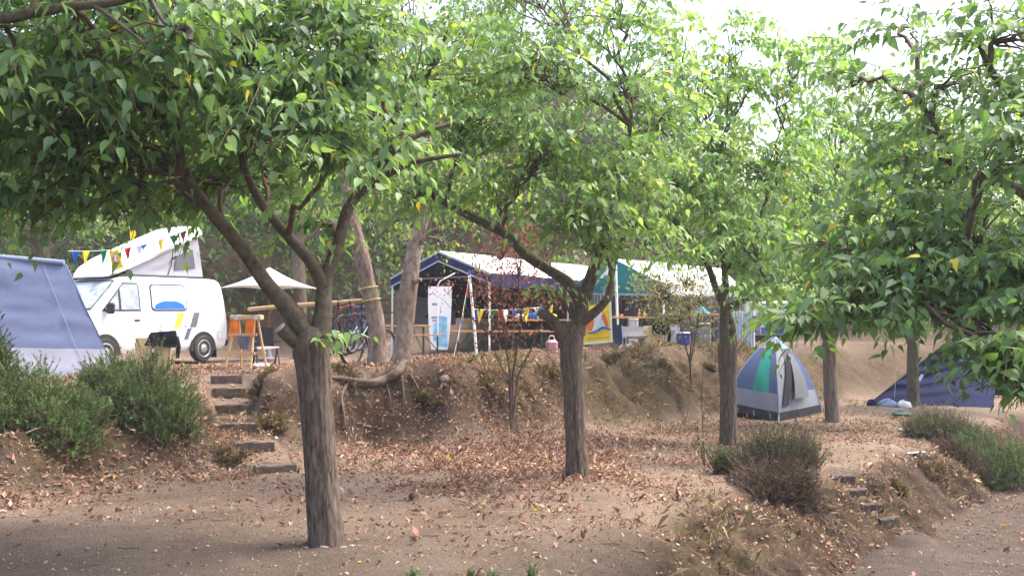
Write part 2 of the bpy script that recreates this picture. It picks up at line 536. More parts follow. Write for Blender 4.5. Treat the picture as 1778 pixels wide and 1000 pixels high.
def parts_of_ground(x, y):
    """height plus the soil masks, all from plan position"""
    x, y = np.asarray(x, float), np.asarray(y, float)
    jx = x + .18 * fbm(x * 1.1, y * 1.1, 3, 3)
    jy = y + .18 * fbm(x * 1.1 + 40, y * 1.1, 9, 3)
    du, wu = sdist(jx, jy, UP)
    dl, wl_ = sdist(jx, jy, LOW)
    mid = -.10 * sstep(1, 4.5, x) * sstep(25, 15, y) + .05 * fbm(x * .35, y * .35, 21, 3)
    up = 1.08 + np.clip((x + 4) * .052, -.03, .42) + .05 * fbm(x * .4, y * .4, 33, 3)
    low = -.86 * sstep(.5, 8.5, y) - .02 + .03 * fbm(x * .5, y * .5, 5, 3)
    tu = np.clip(du / wu, 0, 1)
    ku = tu * tu * (3 - 2 * tu)
    ku = .55 * ku + .45 * np.clip(tu * 1.25, 0, 1) ** 1.4 if False else ku
    tl = np.clip(-dl / wl_, 0, 1)
    kl = np.clip(.25 * tl * tl * (3 - 2 * tl) + .75 * tl ** 1.7, 0, 1)
    h = mid + (up - mid) * ku
    h = h + (low - h) * kl
    sl_u, sl_l = 4 * ku * (1 - ku), 4 * kl * (1 - kl)
    h = h + sl_u * (.17 * fbm(x * 1.7, y * 1.7, 51, 4) + .09 * fbm(x * 5, y * 5, 61, 5)) + sl_l * (.10 * fbm(x * 2, y * 2, 71, 4) + .045 * fbm(x * 7, y * 7, 81, 4))
    # crest lump right of the stairs and bulge of bare earth in the middle bank
    h = h + .16 * np.exp(-(((x + 3.2) / .5) ** 2 + ((y - 15.2) / .7) ** 2)) * (ku > .05)
    h = h + .30 * np.exp(-(((x + .75) / .8) ** 2 + ((y - 15.8) / .55) ** 2))
    h = h - .34 * np.exp(-(((x + 2.15) / .5) ** 2 + ((y - 15.25) / .26) ** 2)) - .18 * np.exp(-(((x + 1.55) / .3) ** 2 + ((y - 15.3) / .25) ** 2))
    # stairs cut into the upper bank
    sx, sy, sz = [np.array([p[i] for p in STEP3]) for i in range(3)]
    dmin = np.full(x.shape, 1e9)
    hz = np.zeros(x.shape)
    for i in range(5):
        ex, ey = sx[i + 1] - sx[i], sy[i + 1] - sy[i]
        t = np.clip(((x - sx[i]) * ex + (y - sy[i]) * ey) / (ex * ex + ey * ey), 0, 1)
        d = np.hypot(x - sx[i] - t * ex, y - sy[i] - t * ey)
        m = d < dmin
        dmin = np.where(m, d, dmin)
        hz = np.where(m, sz[i] - .015 + .06 * t, hz)
    ex, ey = sx[1] - sx[0], sy[1] - sy[0]
    along = ((x - sx[0]) * ex + (y - sy[0]) * ey) / math.hypot(ex, ey)
    k = sstep(.50, .26, dmin) * sstep(-.05, .05, along)
    h = h * (1 - k) + (hz + .01 * fbm(x * 6, y * 6, 5, 2)) * k
    # little stairs on the lower bank
    dmin2 = np.full(x.shape, 1e9)
    hz2 = np.zeros(x.shape)
    for i in range(4):
        a, b = LSTEP[i], LSTEP[i + 1]
        ex, ey = b[0] - a[0], b[1] - a[1]
        t = np.clip(((x - a[0]) * ex + (y - a[1]) * ey) / (ex * ex + ey * ey), 0, 1)
        d = np.hypot(x - a[0] - t * ex, y - a[1] - t * ey)
        m = d < dmin2
        dmin2 = np.where(m, d, dmin2)
        hz2 = np.where(m, a[2] - .01 + .03 * t, hz2)
    k2 = sstep(.42, .2, dmin2)
    h = h * (1 - k2) + hz2 * k2
    # hill behind the upper terrace
    yb = 29.5 + 6 * sstep(2, 12, x) + 1.0 * fbm(x * .2, y * 0 + 1, 90, 2) - 1.5 * sstep(-6, -14, x)
    e = np.clip(y - yb, 0, None)
    hill = np.minimum(e, 2.2) * .85 + np.clip(e - 2.2, 0, 46) * (.42 - .22 * sstep(2, 16, x)) + .25 * sstep(0, 2, e) * fbm(x * .8, y * .8, 13, 4)
    h = h + hill * (e > 0)
    h = h + .012 * fbm(x * 5, y * 5, 15, 3) + .006 * fbm(x * 14, y * 14, 19, 2)
    hillm = sstep(0, 1, e)
    loose = np.clip(sl_u * 1.05 + sl_l * .7 + .9 * sstep(.02, .28, kl) * sstep(.998, .93, kl) + hillm + .35 * (ku > .9) * sstep(14, 16, y) * sstep(-2, -1, x), 0, 1)  # lower bank term also puts the bush's shade into the soil colour
    moss = np.clip(sl_l * (.18 + .75 * sstep(10.6, 9, y)) + sl_u * sstep(-.5, 2, x) * .9 + .6 * sl_u * sstep(-4, -5, x) + .5 * hillm, 0, 1)
    grey = np.clip(kl + sstep(10.5, 7, y) * .8 + np.exp(-(((x - 2.6) / 1.4) ** 2 + ((y - 13.2) / .5) ** 2)), 0, 1)
    return h, loose, moss, grey, ku, kl, du, dl

def H(x, y):
    return float(parts_of_ground(np.array([x]), np.array([y]))[0][0])

def HV(x, y):
    return parts_of_ground(x, y)[0]

def axis(a, b, step, ext, grow=1.16):
    c = list(np.arange(a, b + 1e-6, step))
    s, p = step, c[-1]
    while p < ext:
        s *= grow
        p += s
        c.append(p)
    s, p, l = step, c[0], []
    while p > -ext:
        s *= grow
        p -= s
        l.append(p)
    return np.array(l[::-1] + c)

gx = axis(-7.6, 8.6, .055, 420)
gy = axis(6.2, 21.5, .055, 420)
GX, GY = np.meshgrid(gx, gy)
hh, loose, moss, grey, _, _, _, _ = parts_of_ground(GX, GY)
nx, ny = len(gx), len(gy)
ii = np.arange(ny - 1)[:, None] * nx + np.arange(nx - 1)[None, :]
FQ = np.stack([ii, ii + 1, ii + 1 + nx, ii + nx], -1).reshape(-1, 4)
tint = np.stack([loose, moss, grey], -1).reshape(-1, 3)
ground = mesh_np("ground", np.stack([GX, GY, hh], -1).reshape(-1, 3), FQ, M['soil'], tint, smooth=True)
tag(ground, "bare brown earth terraces with banks and a lower dirt path", kind="structure")

def G(px, py, d0=4.0, d1=60.0):
    """point of the ground seen at a photo position"""
    D = np.linspace(d0, d1, 3000)
    u, v = (px - CX) / FPX, (CY - py) / FPX
    c, s = math.cos(PITCH), math.sin(PITCH)
    k = D / (c - v * s)
    X, Z = u * k, CAM[2] + k * (s + v * c)
    hgt = HV(X, D)
    i = np.argmax(Z < hgt)
    return np.array([X[i], D[i], hgt[i]])

def OG(px, D):
    """ground point below photo column px at distance D"""
    X = P(px, 582, D)[0]
    return np.array([X, D, H(X, D)])

# ------------------------------------------------------------------ leaves
LT = np.array([(0, 0, 0), (.30, 0, -.01), (.62, 0, -.05), (1.08, 0, -.27),
               (-.07, -.13, .03), (.09, -.27, .06), (.34, -.275, .075), (.62, -.17, .03), (.86, -.062, -.10),
               (-.07, .13, .03), (.09, .27, .06), (.34, .275, .075), (.62, .17, .03), (.86, .062, -.10)])
LF3 = np.array([(0, 4, 5), (0, 5, 1), (1, 5, 6), (1, 6, 2), (2, 6, 7), (2, 7, 8), (2, 8, 3), (0, 10, 9), (0, 1, 10), (1, 11, 10), (1, 2, 11), (2, 12, 11), (2, 13, 12), (2, 3, 13)])
ST_ = np.array([(0, 0, 0), (.34, -.28, .08), (.34, .28, .08), (1, 0, -.12), (.45, 0, -.02)])
SF3 = np.array([(0, 1, 4), (0, 4, 2), (1, 3, 4), (2, 4, 3)])

def leaf_frames(d, n):
    d = nrm(d)
    n = nrm(n - d * np.sum(n * d, -1, keepdims=True))
    s = np.cross(n, d)
    return d, s, n

def leaf_mesh_arrays(B, d, n, L, wid=1.0, curl=None, fine=False):
    d, s, n = leaf_frames(d, n)
    T, TF = (LT, LF3) if fine else (ST_, SF3)
    N = len(B)
    w = np.broadcast_to(np.asarray(wid, float), (N,))
    z = np.broadcast_to(T[None, :, 2], (N, len(T))).copy()
    if fine:
        z = z * rng.uniform(.1, 1.25, (N, 1)) + .10 * T[None, :, 1] * rng.normal(0, 1, (N, 1)) * T[None, :, 0]
    if curl is not None:
        z = z * 2.2 + (curl[:, None] * ((T[None, :, 0] - .4) ** 2 + (T[None, :, 1] * 1.3) ** 2))
    V = B[:, None, :] + L[:, None, None] * (T[None, :, 0, None] * d[:, None, :] + (T[None, :, 1] * w[:, None])[..., None] * s[:, None, :] + z[..., None] * n[:, None, :])
    off = (np.arange(N) * len(T))[:, None, None]
    return V.reshape(-1, 3), [(TF[None] + off).reshape(-1, 3)]

GREENS = np.array([(.092, .178, .066), (.115, .215, .072), (.148, .265, .082), (.195, .315, .105), (.105, .190, .100)])

def shoot_leaves(start, dirs, Ls, spacing=.062, leaf=.16, droop=.55):
    """drooping shoots with alternate hanging leaves. returns stems (list of polylines) and leaf arrays"""
    stems, B, DD, NN, LL = [], [], [], [], []
    for p, d, L in zip(start, dirs, Ls):
        d = nrm(d)
        k = max(5, int(L / spacing))
        t = np.linspace(.08, 1, k)
        dr = droop * (0.6 + .8 * random.random())
        up = np.array([0, 0, 1.0])
        c = p + d * (L * t)[:, None] + up * (L * (.22 * t - dr * t * t))[:, None]
        wob = rng.normal(0, .012, (k, 3))
        c = c + np.cumsum(wob, 0) * .5
        stems.append(np.vstack([p[None], c[::2]]))
        tan = nrm(np.gradient(c, axis=0))
        side = nrm(np.cross(tan, up))
        sg = np.where(np.arange(k) % 2, 1.0, -1.0)[:, None]
        pet = side * sg * .045 + up * .012 + tan * .015
        ld = tan * rng.uniform(.2, .8, (k, 1)) + side * sg * rng.uniform(.15, .9, (k, 1)) - up * rng.uniform(.05, 1.15, (k, 1)) + rng.normal(0, .30, (k, 3))
        ln = up * .75 + tan * .3 + side * sg * .3 + rng.normal(0, .36, (k, 3))
        B.append(c + pet)
        DD.append(ld)
        NN.append(ln)
        LL.append(leaf * rng.uniform(.45, 1.25, k) * (1 - .35 * t ** 3))
    return stems, np.vstack(B), np.vstack(DD), np.vstack(NN), np.concatenate(LL)

def tubes_np(polys, radii, sides=4):
    """many thin tapered tubes as arrays"""
    V, F, n0 = [], [], 0
    for p, (ra, rb) in zip(polys, radii):
        p = np.asarray(p)
        k = len(p)
        tan = nrm(np.gradient(p, axis=0))
        ref = np.array([.31, .21, .93])
        a = nrm(np.cross(tan, ref))
        b = np.cross(tan, a)
        r = np.linspace(ra, rb, k)[:, None]
        ring = [p + r * (a * math.cos(2 * math.pi * j / sides) + b * math.sin(2 * math.pi * j / sides)) for j in range(sides)]
        V.append(np.stack(ring, 1).reshape(-1, 3))
        i = np.arange(k - 1)[:, None] * sides
        j = np.arange(sides)[None]
        q = np.stack([i + j, i + (j + 1) % sides, i + sides + (j + 1) % sides, i + sides + j], -1).reshape(-1, 4)
        F.append(q + n0)
        n0 += k * sides
    return np.vstack(V), np.vstack(F)

def bezier(a, b, sag=0.0, n=7, jit=.03):
    t = np.linspace(0, 1, n)[:, None]
    p = a + (b - a) * t
    p[:, 2] += sag * np.sin(np.pi * t[:, 0])
    j = rng.normal(0, jit, (n, 3)) * np.linalg.norm(b - a)
    j[0] = j[-1] = 0
    return p + j * np.sin(np.pi * t)

def resample(pts, rad, step=.06):
    pts = np.asarray(pts, float)
    rad = np.asarray(rad, float)
    # Catmull-Rom through the points
    Q, R = [], []
    n = len(pts)
    for i in range(n - 1):
        p0, p1, p2, p3 = pts[max(i - 1, 0)], pts[i], pts[i + 1], pts[min(i + 2, n - 1)]
        k = max(2, int(np.linalg.norm(p2 - p1) / step))
        for t in np.linspace(0, 1, k, endpoint=False):
            Q.append(.5 * ((2 * p1) + (-p0 + p2) * t + (2 * p0 - 5 * p1 + 4 * p2 - p3) * t * t + (-p0 + 3 * p1 - 3 * p2 + p3) * t ** 3))
            R.append(rad[i] + (rad[i + 1] - rad[i]) * t)
    Q.append(pts[-1])
    R.append(rad[-1])
    return np.array(Q), np.array(R)

def bark_tube(name, pts, rad, mat, parent=None, sides=40, ridge=.06, step=.035, seed=1, flare=0.0, lumps=.03):
    Q, R = resample(pts, rad, step)
    k = len(Q)
    tan = nrm(np.gradient(Q, axis=0))
    a = np.cross(tan[0], (0.13, 1, .0))
    A = []
    for i in range(k):
        a = nrm(a - tan[i] * np.dot(a, tan[i]))
        A.append(a)
    A = np.array(A)
    Bv = np.cross(tan, A)
    s = np.concatenate([[0], np.cumsum(np.linalg.norm(np.diff(Q, axis=0), axis=1))])
    th = np.arange(sides) * 2 * math.pi / sides
    S, TH = np.meshgrid(s, th, indexing='ij')
    RR = np.repeat(R[:, None], sides, 1)
    # ridges: noise periodic in angle by sampling on a circle
    ca, sa = np.cos(TH), np.sin(TH)
    f = vnoise(ca * 3.6 + 9 + S * .35, sa * 3.6 + 20 + S * 0.6, seed) + .8 * vnoise(ca * 11 + 3 + S * 2.3, sa * 11 + S * 2.7, seed + 5)
    f = 1 - np.abs(f)
    l = vnoise(ca * 1.1 + S * 2.2, sa * 1.1 + 7, seed + 9)
    r = RR * (1 + ridge * (f - .5) + lumps * l)
    if flare:
        r = r * (1 + flare * np.exp(-S / .10) * (1 + .5 * vnoise(ca * 2, sa * 2, seed + 3)))
    V = Q[:, None] + r[..., None] * (ca[..., None] * A[:, None] + sa[..., None] * Bv[:, None])
    V = np.vstack([V.reshape(-1, 3), Q[:1], Q[-1:] + tan[-1:] * R[-1] * .25])
    i = np.arange(k - 1)[:, None] * sides
    j = np.arange(sides)[None]
    F4 = np.stack([i + j, i + (j + 1) % sides, i + sides + (j + 1) % sides, i + sides + j], -1).reshape(-1, 4)
    jj = np.arange(sides)
    top = (k - 1) * sides
    F3 = np.vstack([np.stack([np.full(sides, k * sides), (jj + 1) % sides, jj], -1), np.stack([np.full(sides, k * sides + 1), top + jj, top + (jj + 1) % sides], -1)])
    if parent is not None:
        V = V - np.array(parent.location)
    return mesh_np(name, V, [F4, F3], mat, parent=parent, smooth=True)

LEAF_VARIANTS = {}
def leaf_variant(i, greens):
    key = (i, tuple(map(tuple, greens)))
    if key not in LEAF_VARIANTS:
        B = np.zeros((1, 3))
        V, F = leaf_mesh_arrays(B, np.array([[1.0, 0, 0]]), np.array([[0, 0, 1.0]]), np.ones(1), [.95, .84, 1.05, .9, 1.0, .8][i % 6], fine=True)
        o = mesh_np("leaf", V, F, M['leaf'], np.tile(greens[i % len(greens)], (len(V), 1)), smooth=True)
        LEAF_VARIANTS[key] = o.data
        bpy.data.objects.remove(o)
    return LEAF_VARIANTS[key]

def project(V):
    c, s = math.cos(PITCH), math.sin(PITCH)
    r = V - CAM
    z = r[:, 1] * c + r[:, 2] * s
    v = -r[:, 1] * s + r[:, 2] * c
    return CX + FPX * r[:, 0] / z, CY - FPX * v / z, z

def leafy_tree(name, label, base, trunk, limbs, blobs, leaf=.17, cat="tree", group=None, singles=0, greens=GREENS, yellow=.012, trunk_mat='bark', limb_mat='limb',
               axis_xy=None, spacing=.062, droop=.55, stub=None, seed=1, shoot_len=(.45, 1.0), mat='leaf', flare=.25, sides=56, bright=1.0):
    root = thing(name, base, label, cat, group=group)
    loc = np.array(root.location)
    if trunk:
        bark_tube("trunk", trunk[0], trunk[1], M[trunk_mat], root, sides=sides, ridge=.17, seed=seed, flare=flare)
    nodes = [np.asarray(trunk[0][-1])] if trunk else []
    for k, (pts, rad) in enumerate(limbs):
        rad = [q * (1 - .16 * min(1, i_ / 2)) for i_, q in enumerate(rad)]
        bark_tube("limb", pts, rad, M[limb_mat], root, sides=18, ridge=.05, seed=seed + 10 + k, lumps=.06)
        Q, _ = resample(pts, rad, .25)
        nodes += list(Q[len(Q) // 3:])
    nodes = np.array(nodes)
    ax = np.array(axis_xy if axis_xy is not None else (base[0], base[1]))
    ST, SR, B, DD, NN, LL = [], [], [], [], [], []
    for (c, rx, rz, n) in blobs:
        c = np.asarray(c, float)
        i = np.argmin(np.linalg.norm(nodes - c - np.array([0, 0, -.3]), axis=1))
        hub = c + np.array([0, 0, -.25 * rz])
        br = bezier(nodes[i].copy(), hub, .12, 9, .04)
        ST.append(br)
        SR.append((.028, .012))
        u = rng.normal(0, 1, (n, 3))
        u = u / np.linalg.norm(u, axis=1, keepdims=True) * (rng.random((n, 1)) ** (1 / 2.2))
        pts = c + u * np.array([rx, rx, rz])
        out = pts - np.array([ax[0], ax[1], 0])
        out[:, 2] = 0
        out = nrm(out)
        dirs = out * .7 + nrm(u) * np.array([.8, .8, .35]) + rng.normal(0, .3, (n, 3))
        dirs[:, 2] = np.clip(dirs[:, 2], -.15, .55)
        Ls = rng.uniform(*shoot_len, n)
        st, b, d, nn_, l = shoot_leaves(pts - nrm(dirs) * (Ls * .45)[:, None], dirs, Ls, spacing, leaf, droop)
        ST += st
        SR += [(.0055, .002)] * len(st)
        for q in range(0, n, 3):                      # side twigs tying shoots to the branch
            j = random.randrange(3, 9)
            ST.append(bezier(br[j].copy(), st[q][0].copy(), .04, 6, .04))
            SR.append((.012, .005))
        B.append(b); DD.append(d); NN.append(nn_); LL.append(l)
    V, F = tubes_np([s - loc for s in ST], SR, 4)
    tw = mesh_np("twigs", V, F, M['twig'], parent=root, smooth=True)
    tw["kind"] = "stuff"
    B, DD, NN, LL = np.vstack(B), np.vstack(DD), np.vstack(NN), np.concatenate(LL)
    gi = rng.integers(0, len(greens), len(B))
    tn = greens[gi] * rng.uniform(.8, 1.25, (len(B), 1)) * bright  # bright puts strong light and pale veil into the farther crowns' leaf colour
    yl = rng.random(len(B)) < yellow
    tn[yl] = np.array([(.70, .58, .07)]) * rng.uniform(.7, 1.1, (yl.sum(), 1))
    pick = np.zeros(len(B), bool)
    if singles:
        x, y, z = project(B)
        ok = (x > 5) & (x < 1773) & (y > 5) & (y < 995) & (z > 0)
        score = np.where(ok, LL / np.maximum(z, .1), 0)
        pick[np.argsort(-score)[:singles]] = True
        pick &= ok
    keep = ~pick
    V, F = leaf_mesh_arrays(B[keep] - loc, DD[keep], NN[keep], LL[keep], rng.uniform(.78, 1.12, keep.sum()), fine=(mat == 'leaf'))
    crown = mesh_np("crown", V, F, M[mat], np.repeat(tn[keep], len(LT) if mat == 'leaf' else len(ST_), 0), root, smooth=(mat == 'leaf'))
    crown["kind"] = "stuff"
    if singles:
        d, s, n = leaf_frames(DD[pick], NN[pick])
        for q, (b, dv, sv, nv, L, g) in enumerate(zip(B[pick], d, s, n, LL[pick], gi[pick])):
            o = bpy.data.objects.new("leaf", leaf_variant(int(g) + len(greens) * (q % 2), greens))
            COL.objects.link(o)
            o.parent = crown
            m = Matrix.Identity(4)
            for r in range(3):
                m[r][0], m[r][1], m[r][2], m[r][3] = dv[r] * L, sv[r] * L, nv[r] * L, b[r] - loc[r]
            o.matrix_local = m
    if stub is not None:
        for pts, rad in stub:
            sb = bark_tube("sawn_stub", pts, rad, M['limb'], root, sides=20, ridge=.06, seed=seed + 30)
            e, q = np.asarray(pts[-1]), nrm(np.asarray(pts[-1]) - np.asarray(pts[-2]))
            cap = MB().tube([e - q * .02 - loc, e + q * (rad[-1] * .27 + .004) - loc], rad[-1] * .93, 16).build("cut_face", M['cut'], None)
            cap.parent = sb
    return root

# ------------------------------------------------------------------ the mulberry row and the other trees
def LP(*pts):
    return [P(*q) for q in pts]

GB = GREENS * np.array([1.15, 1.08, 1.0])
def blobs(L, sc=1.0):
    return [(P(x, y, D), rx, rz, max(3, int(n * sc))) for x, y, D, rx, rz, n in L]

# tree 1, foreground
b1 = G(567, 946)
D1 = b1[1]
leafy_tree("mulberry_tree", "big mulberry tree closest to the camera, its thick leaning trunk left of centre", b1,
    ([b1 - [0, 0, .12], b1 + [0, 0, .05], P(560, 850, D1), P(552, 740, D1), P(545, 650, D1), P(541, 596, D1), P(543, 568, D1)], [.138, .134, .127, .123, .130, .150, .10]),
    [(LP((538, 590, D1), (505, 540, D1 - .05), (465, 495, D1 - .1), (415, 425, D1 - .2), (362, 362, D1 - .35), (322, 300, D1 - .5), (305, 215, D1 - .6), (296, 120, D1 - .7)), [.095, .085, .074, .066, .056, .046, .036, .024]),
     (LP((553, 592, D1), (561, 545, D1), (565, 490, D1 + .05), (588, 420, D1 + .1), (606, 360, D1 + .15), (645, 310, D1 + .2), (700, 248, D1 + .2), (790, 212, D1 + .3)), [.095, .082, .072, .060, .055, .045, .035, .022]),
     (LP((563, 500, D1 + .04), (540, 455, D1), (500, 410, D1 - .1), (462, 365, D1 - .15), (432, 312, D1 - .25), (400, 200, D1 - .4)), [.062, .056, .050, .043, .036, .022]),
     (LP((625, 335, D1 + .18), (670, 305, D1 + .1), (720, 282, D1), (800, 268, D1 - .1)), [.040, .034, .028, .016])],
    blobs([(40, 270, 7.4, .8, .30, 44), (190, 255, 7.5, .7, .28, 44), (110, 170, 7.5, .95, .45, 64), (360, 300, 8.4, .5, .25, 22), (290, 120, 7.4, .9, .45, 64),
           (480, 190, 7.1, .6, .34, 54), (575, 245, 7.0, .36, .20, 26), (450, 50, 7.5, .9, .5, 62), (600, 120, 7.5, .5, .45, 38), (30, 70, 7.6, 1.0, .5, 58),
           (180, 30, 7.6, 1.0, .5, 58), (-120, 180, 7.5, 1.0, .7, 50), (700, 255, 8.4, .5, .3, 16), (600, 10, 7.8, .8, .5, 46), (330, -90, 7.8, 1.6, .4, 70), (60, -100, 7.6, 1.2, .4, 40), (-330, 150, 7.6, 1.2, .8, 50),
           (540, 380, 8.7, .4, .16, 10), (400, 240, 8.6, .7, .35, 40), (40, 345, 7.2, .45, .12, 18), (170, 350, 7.4, .45, .10, 14), (470, 290, 8.7, .5, .3, 22), (250, 330, 8.6, .6, .16, 16)]),
    leaf=.124, spacing=.045, singles=300, axis_xy=(b1[0], b1[1] + .5), group="mulberry trees in a row on the middle terrace", seed=2, yellow=.006,
    stub=[(LP((530, 600, D1), (512, 592, D1 - .05), (488, 570, D1 - .1)), [.085, .06, .052])])

# sprout of fresh leaves at the fork of tree 1 belongs to its crown: small separate shoots
def sprout(parent, start, ends, leaf=.14, greens=GB * 1.25):
    loc = np.array(parent.location)
    for e in ends:
        d = e - start
        st, B, DD, NN, LL = shoot_leaves([start], [d], [np.linalg.norm(d)], .07, leaf, .35)
        V, F = tubes_np([s - loc for s in st], [(.006, .003)], 5)
        mesh_np("twig", V, F, M['twig'], parent=parent)
        V, F = leaf_mesh_arrays(B - loc, DD, NN, LL, fine=True)
        o = mesh_np("sprout", V, F, M['leaf'], np.repeat(greens[rng.integers(0, len(greens), len(B))], len(LT), 0), parent)
        o["kind"] = "stuff"
T1 = bpy.data.objects["mulberry_tree"]
sprout(T1, P(548, 590, D1 - .14), LP((600, 585, D1 - .5), (650, 580, D1 - .5), (585, 605, D1 - .55)))

b2 = G(1003, 826)
D2 = b2[1]
leafy_tree("mulberry_tree", "mulberry tree in the middle of the picture in front of the yellow banner", b2,
    ([b2 - [0, 0, .12], b2 + [0, 0, .05], P(999, 760, D2), P(996, 680, D2), P(992, 610, D2), P(994, 580, D2), P(1000, 562, D2)], [.142, .138, .127, .123, .140, .145, .09]),
    [(LP((1000, 580, D2), (1008, 545, D2), (1013, 515, D2)), [.12, .105, .098]),
     (LP((1012, 522, D2), (985, 490, D2), (955, 470, D2), (912, 442, D2 - .1), (885, 412, D2 - .1), (850, 392, D2 - .2), (808, 372, D2 - .2), (740, 330, D2 - .1), (690, 260, D2)), [.098, .082, .075, .070, .068, .060, .056, .042, .026]),
     (LP((1012, 522, D2), (1026, 480, D2), (1040, 438, D2), (1052, 400, D2 - .1), (1075, 330, D2 - .2), (1095, 220, D2 - .3)), [.092, .080, .068, .058, .044, .026]),
     (LP((1012, 558, D2 - .03), (1040, 535, D2 - .1), (1058, 510, D2 - .1), (1062, 475, D2), (1072, 440, D2), (1110, 350, D2 + .2)), [.068, .058, .052, .05, .046, .03])],
    blobs([(640, 250, 12, .9, .5, 40), (720, 330, 11.6, .7, .4, 36), (800, 210, 11.4, 1.0, .5, 80), (900, 110, 11.5, 1.1, .6, 90), (760, 80, 11.8, 1.1, .6, 75), (940, 255, 11.2, .9, .5, 80), (1000, 360, 11.1, .7, .33, 60),
           (1085, 300, 11.3, .7, .45, 60), (1085, 140, 11.7, 1.0, .6, 75), (1050, 420, 11.6, .45, .18, 20), (1160, 220, 12, .7, .5, 40), (1080, 20, 12, .9, .5, 40), (900, -60, 12, 1.8, .5, 80), (690, 140, 12.4, 1.0, .5, 60),
           (860, 320, 12.3, .7, .3, 36), (1130, 390, 12, .45, .25, 16), (620, 30, 12.6, 1.0, .6, 45), (940, 500, 11.7, .22, .10, 3)], .85),
    leaf=.122, spacing=.046, singles=150, axis_xy=(b2[0], b2[1] + .6), group="mulberry trees in a row on the middle terrace", seed=5, greens=GB, bright=1.3, yellow=.012,
    stub=[(LP((990, 600, D2 - .03), (972, 572, D2 - .08), (955, 552, D2 - .12), (934, 541, D2 - .14)), [.09, .072, .064, .05])])

b3 = G(1266, 772)
D3 = b3[1]
leafy_tree("mulberry_tree", "mulberry tree left of the dome tent, trunk splitting into two pale stems", b3,
    ([b3 - [0, 0, .12], b3 + [0, 0, .05], P(1265, 720, D3), P(1264, 650, D3), P(1263, 605, D3), P(1264, 585, D3)], [.150, .142, .128, .132, .150, .09]),
    [(LP((1258, 600, D3), (1257, 550, D3 - .05), (1260, 500, D3), (1256, 450, D3), (1250, 405, D3), (1240, 300, D3)), [.085, .078, .072, .056, .048, .03]),
     (LP((1272, 600, D3), (1268, 560, D3 + .1), (1243, 500, D3 + .15), (1222, 445, D3 + .1), (1188, 400, D3), (1160, 372, D3), (1140, 320, D3)), [.085, .078, .066, .062, .055, .05, .03]),
     (LP((1262, 535, D3 - .05), (1295, 520, D3 - .2), (1335, 508, D3 - .4), (1390, 480, D3 - .5)), [.055, .048, .042, .026]),
     (LP((1262, 470, D3), (1275, 440, D3), (1300, 420, D3 + .1), (1330, 350, D3 + .1)), [.045, .04, .035, .024])],
    blobs([(1170, 310, 16, .9, .6, 55), (1250, 360, 15.8, .8, .5, 50), (1310, 420, 15.4, .8, .5, 50), (1330, 280, 16, 1.0, .6, 55), (1220, 150, 16.4, 1.2, .6, 55), (1290, 60, 16.4, .9, .5, 30), (1390, 240, 16.4, .8, .5, 30),
           (1200, 430, 16, .6, .25, 18), (1330, 500, 15.2, .7, .22, 26), (1250, 250, 16, .9, .5, 40), (1420, 380, 16, .8, .5, 36), (1150, 60, 16.5, .8, .6, 30), (1360, 160, 16.6, .6, .4, 16), (1390, 90, 16.4, .8, .4, 26), (1300, 150, 16.2, .8, .4, 26)]),
    leaf=.142, spacing=.052, axis_xy=(b3[0], b3[1]), group="mulberry trees in a row on the middle terrace", seed=8, greens=GB, bright=1.45, yellow=.010, singles=0)

b4 = G(1446, 732)
D4 = b4[1]
leafy_tree("mulberry_tree", "mulberry tree whose straight trunk stands just behind the dome tent", b4,
    ([b4 - [0, 0, .12], b4 + [0, 0, .05], P(1443, 690, D4), P(1441, 640, D4), P(1440, 590, D4)], [.155, .145, .135, .128, .13]),
    [(LP((1440, 600, D4), (1420, 540, D4), (1400, 470, D4), (1390, 380, D4)), [.10, .08, .06, .03]), (LP((1441, 600, D4), (1470, 520, D4), (1500, 440, D4), (1510, 330, D4)), [.10, .08, .06, .03]),
     (LP((1440, 600, D4), (1446, 500, D4 + .3), (1450, 300, D4 + .3)), [.09, .07, .03])],
    blobs([(1440, 450, 19, 1.3, .7, 50), (1500, 320, 19.5, 1.3, .7, 55), (1400, 540, 18.6, 1.0, .4, 30), (1470, 200, 20, 1.1, .7, 36), (1560, 420, 19.5, 1.2, .7, 55), (1520, 530, 19, 1.1, .4, 45), (1420, 330, 19.5, 1.0, .6, 36), (1550, 220, 20, 1.0, .6, 26), (1450, 110, 19.5, 1.0, .5, 26), (1530, 130, 19.5, 1.0, .5, 24), (1420, 210, 19.5, .9, .5, 22)]),
    leaf=.18, axis_xy=(b4[0], b4[1]), group="mulberry trees in a row on the middle terrace", seed=12, greens=GB, yellow=.01, bright=1.3, trunk_mat='pinkbark')

b5 = OG(1585, 23.6)
D5 = b5[1]
leafy_tree("mulberry_tree", "farthest mulberry tree, slim trunk in front of the dark blue tent", b5,
    ([b5 - [0, 0, .12], b5 + [0, 0, .05], P(1585, 650, D5), P(1585, 600, D5), P(1586, 570, D5)], [.150, .14, .13, .125, .12]),
    [(LP((1586, 575, D5), (1560, 510, D5), (1540, 440, D5)), [.10, .07, .03]), (LP((1586, 575, D5), (1620, 500, D5), (1660, 420, D5)), [.10, .07, .03])],
    blobs([(1600, 450, 23, 1.6, .9, 55), (1690, 370, 23, 1.6, .9, 55), (1650, 520, 22.5, 1.4, .5, 45), (1740, 500, 22.5, 1.4, .8, 45), (1600, 330, 24, 1.4, .9, 40), (1780, 400, 23, 1.6, 1.0, 50), (1700, 250, 24, 1.5, .8, 36)]),
    leaf=.19, axis_xy=(b5[0], b5[1]), group="mulberry trees in a row on the middle terrace", seed=15, greens=GB, yellow=.01, bright=1.2)

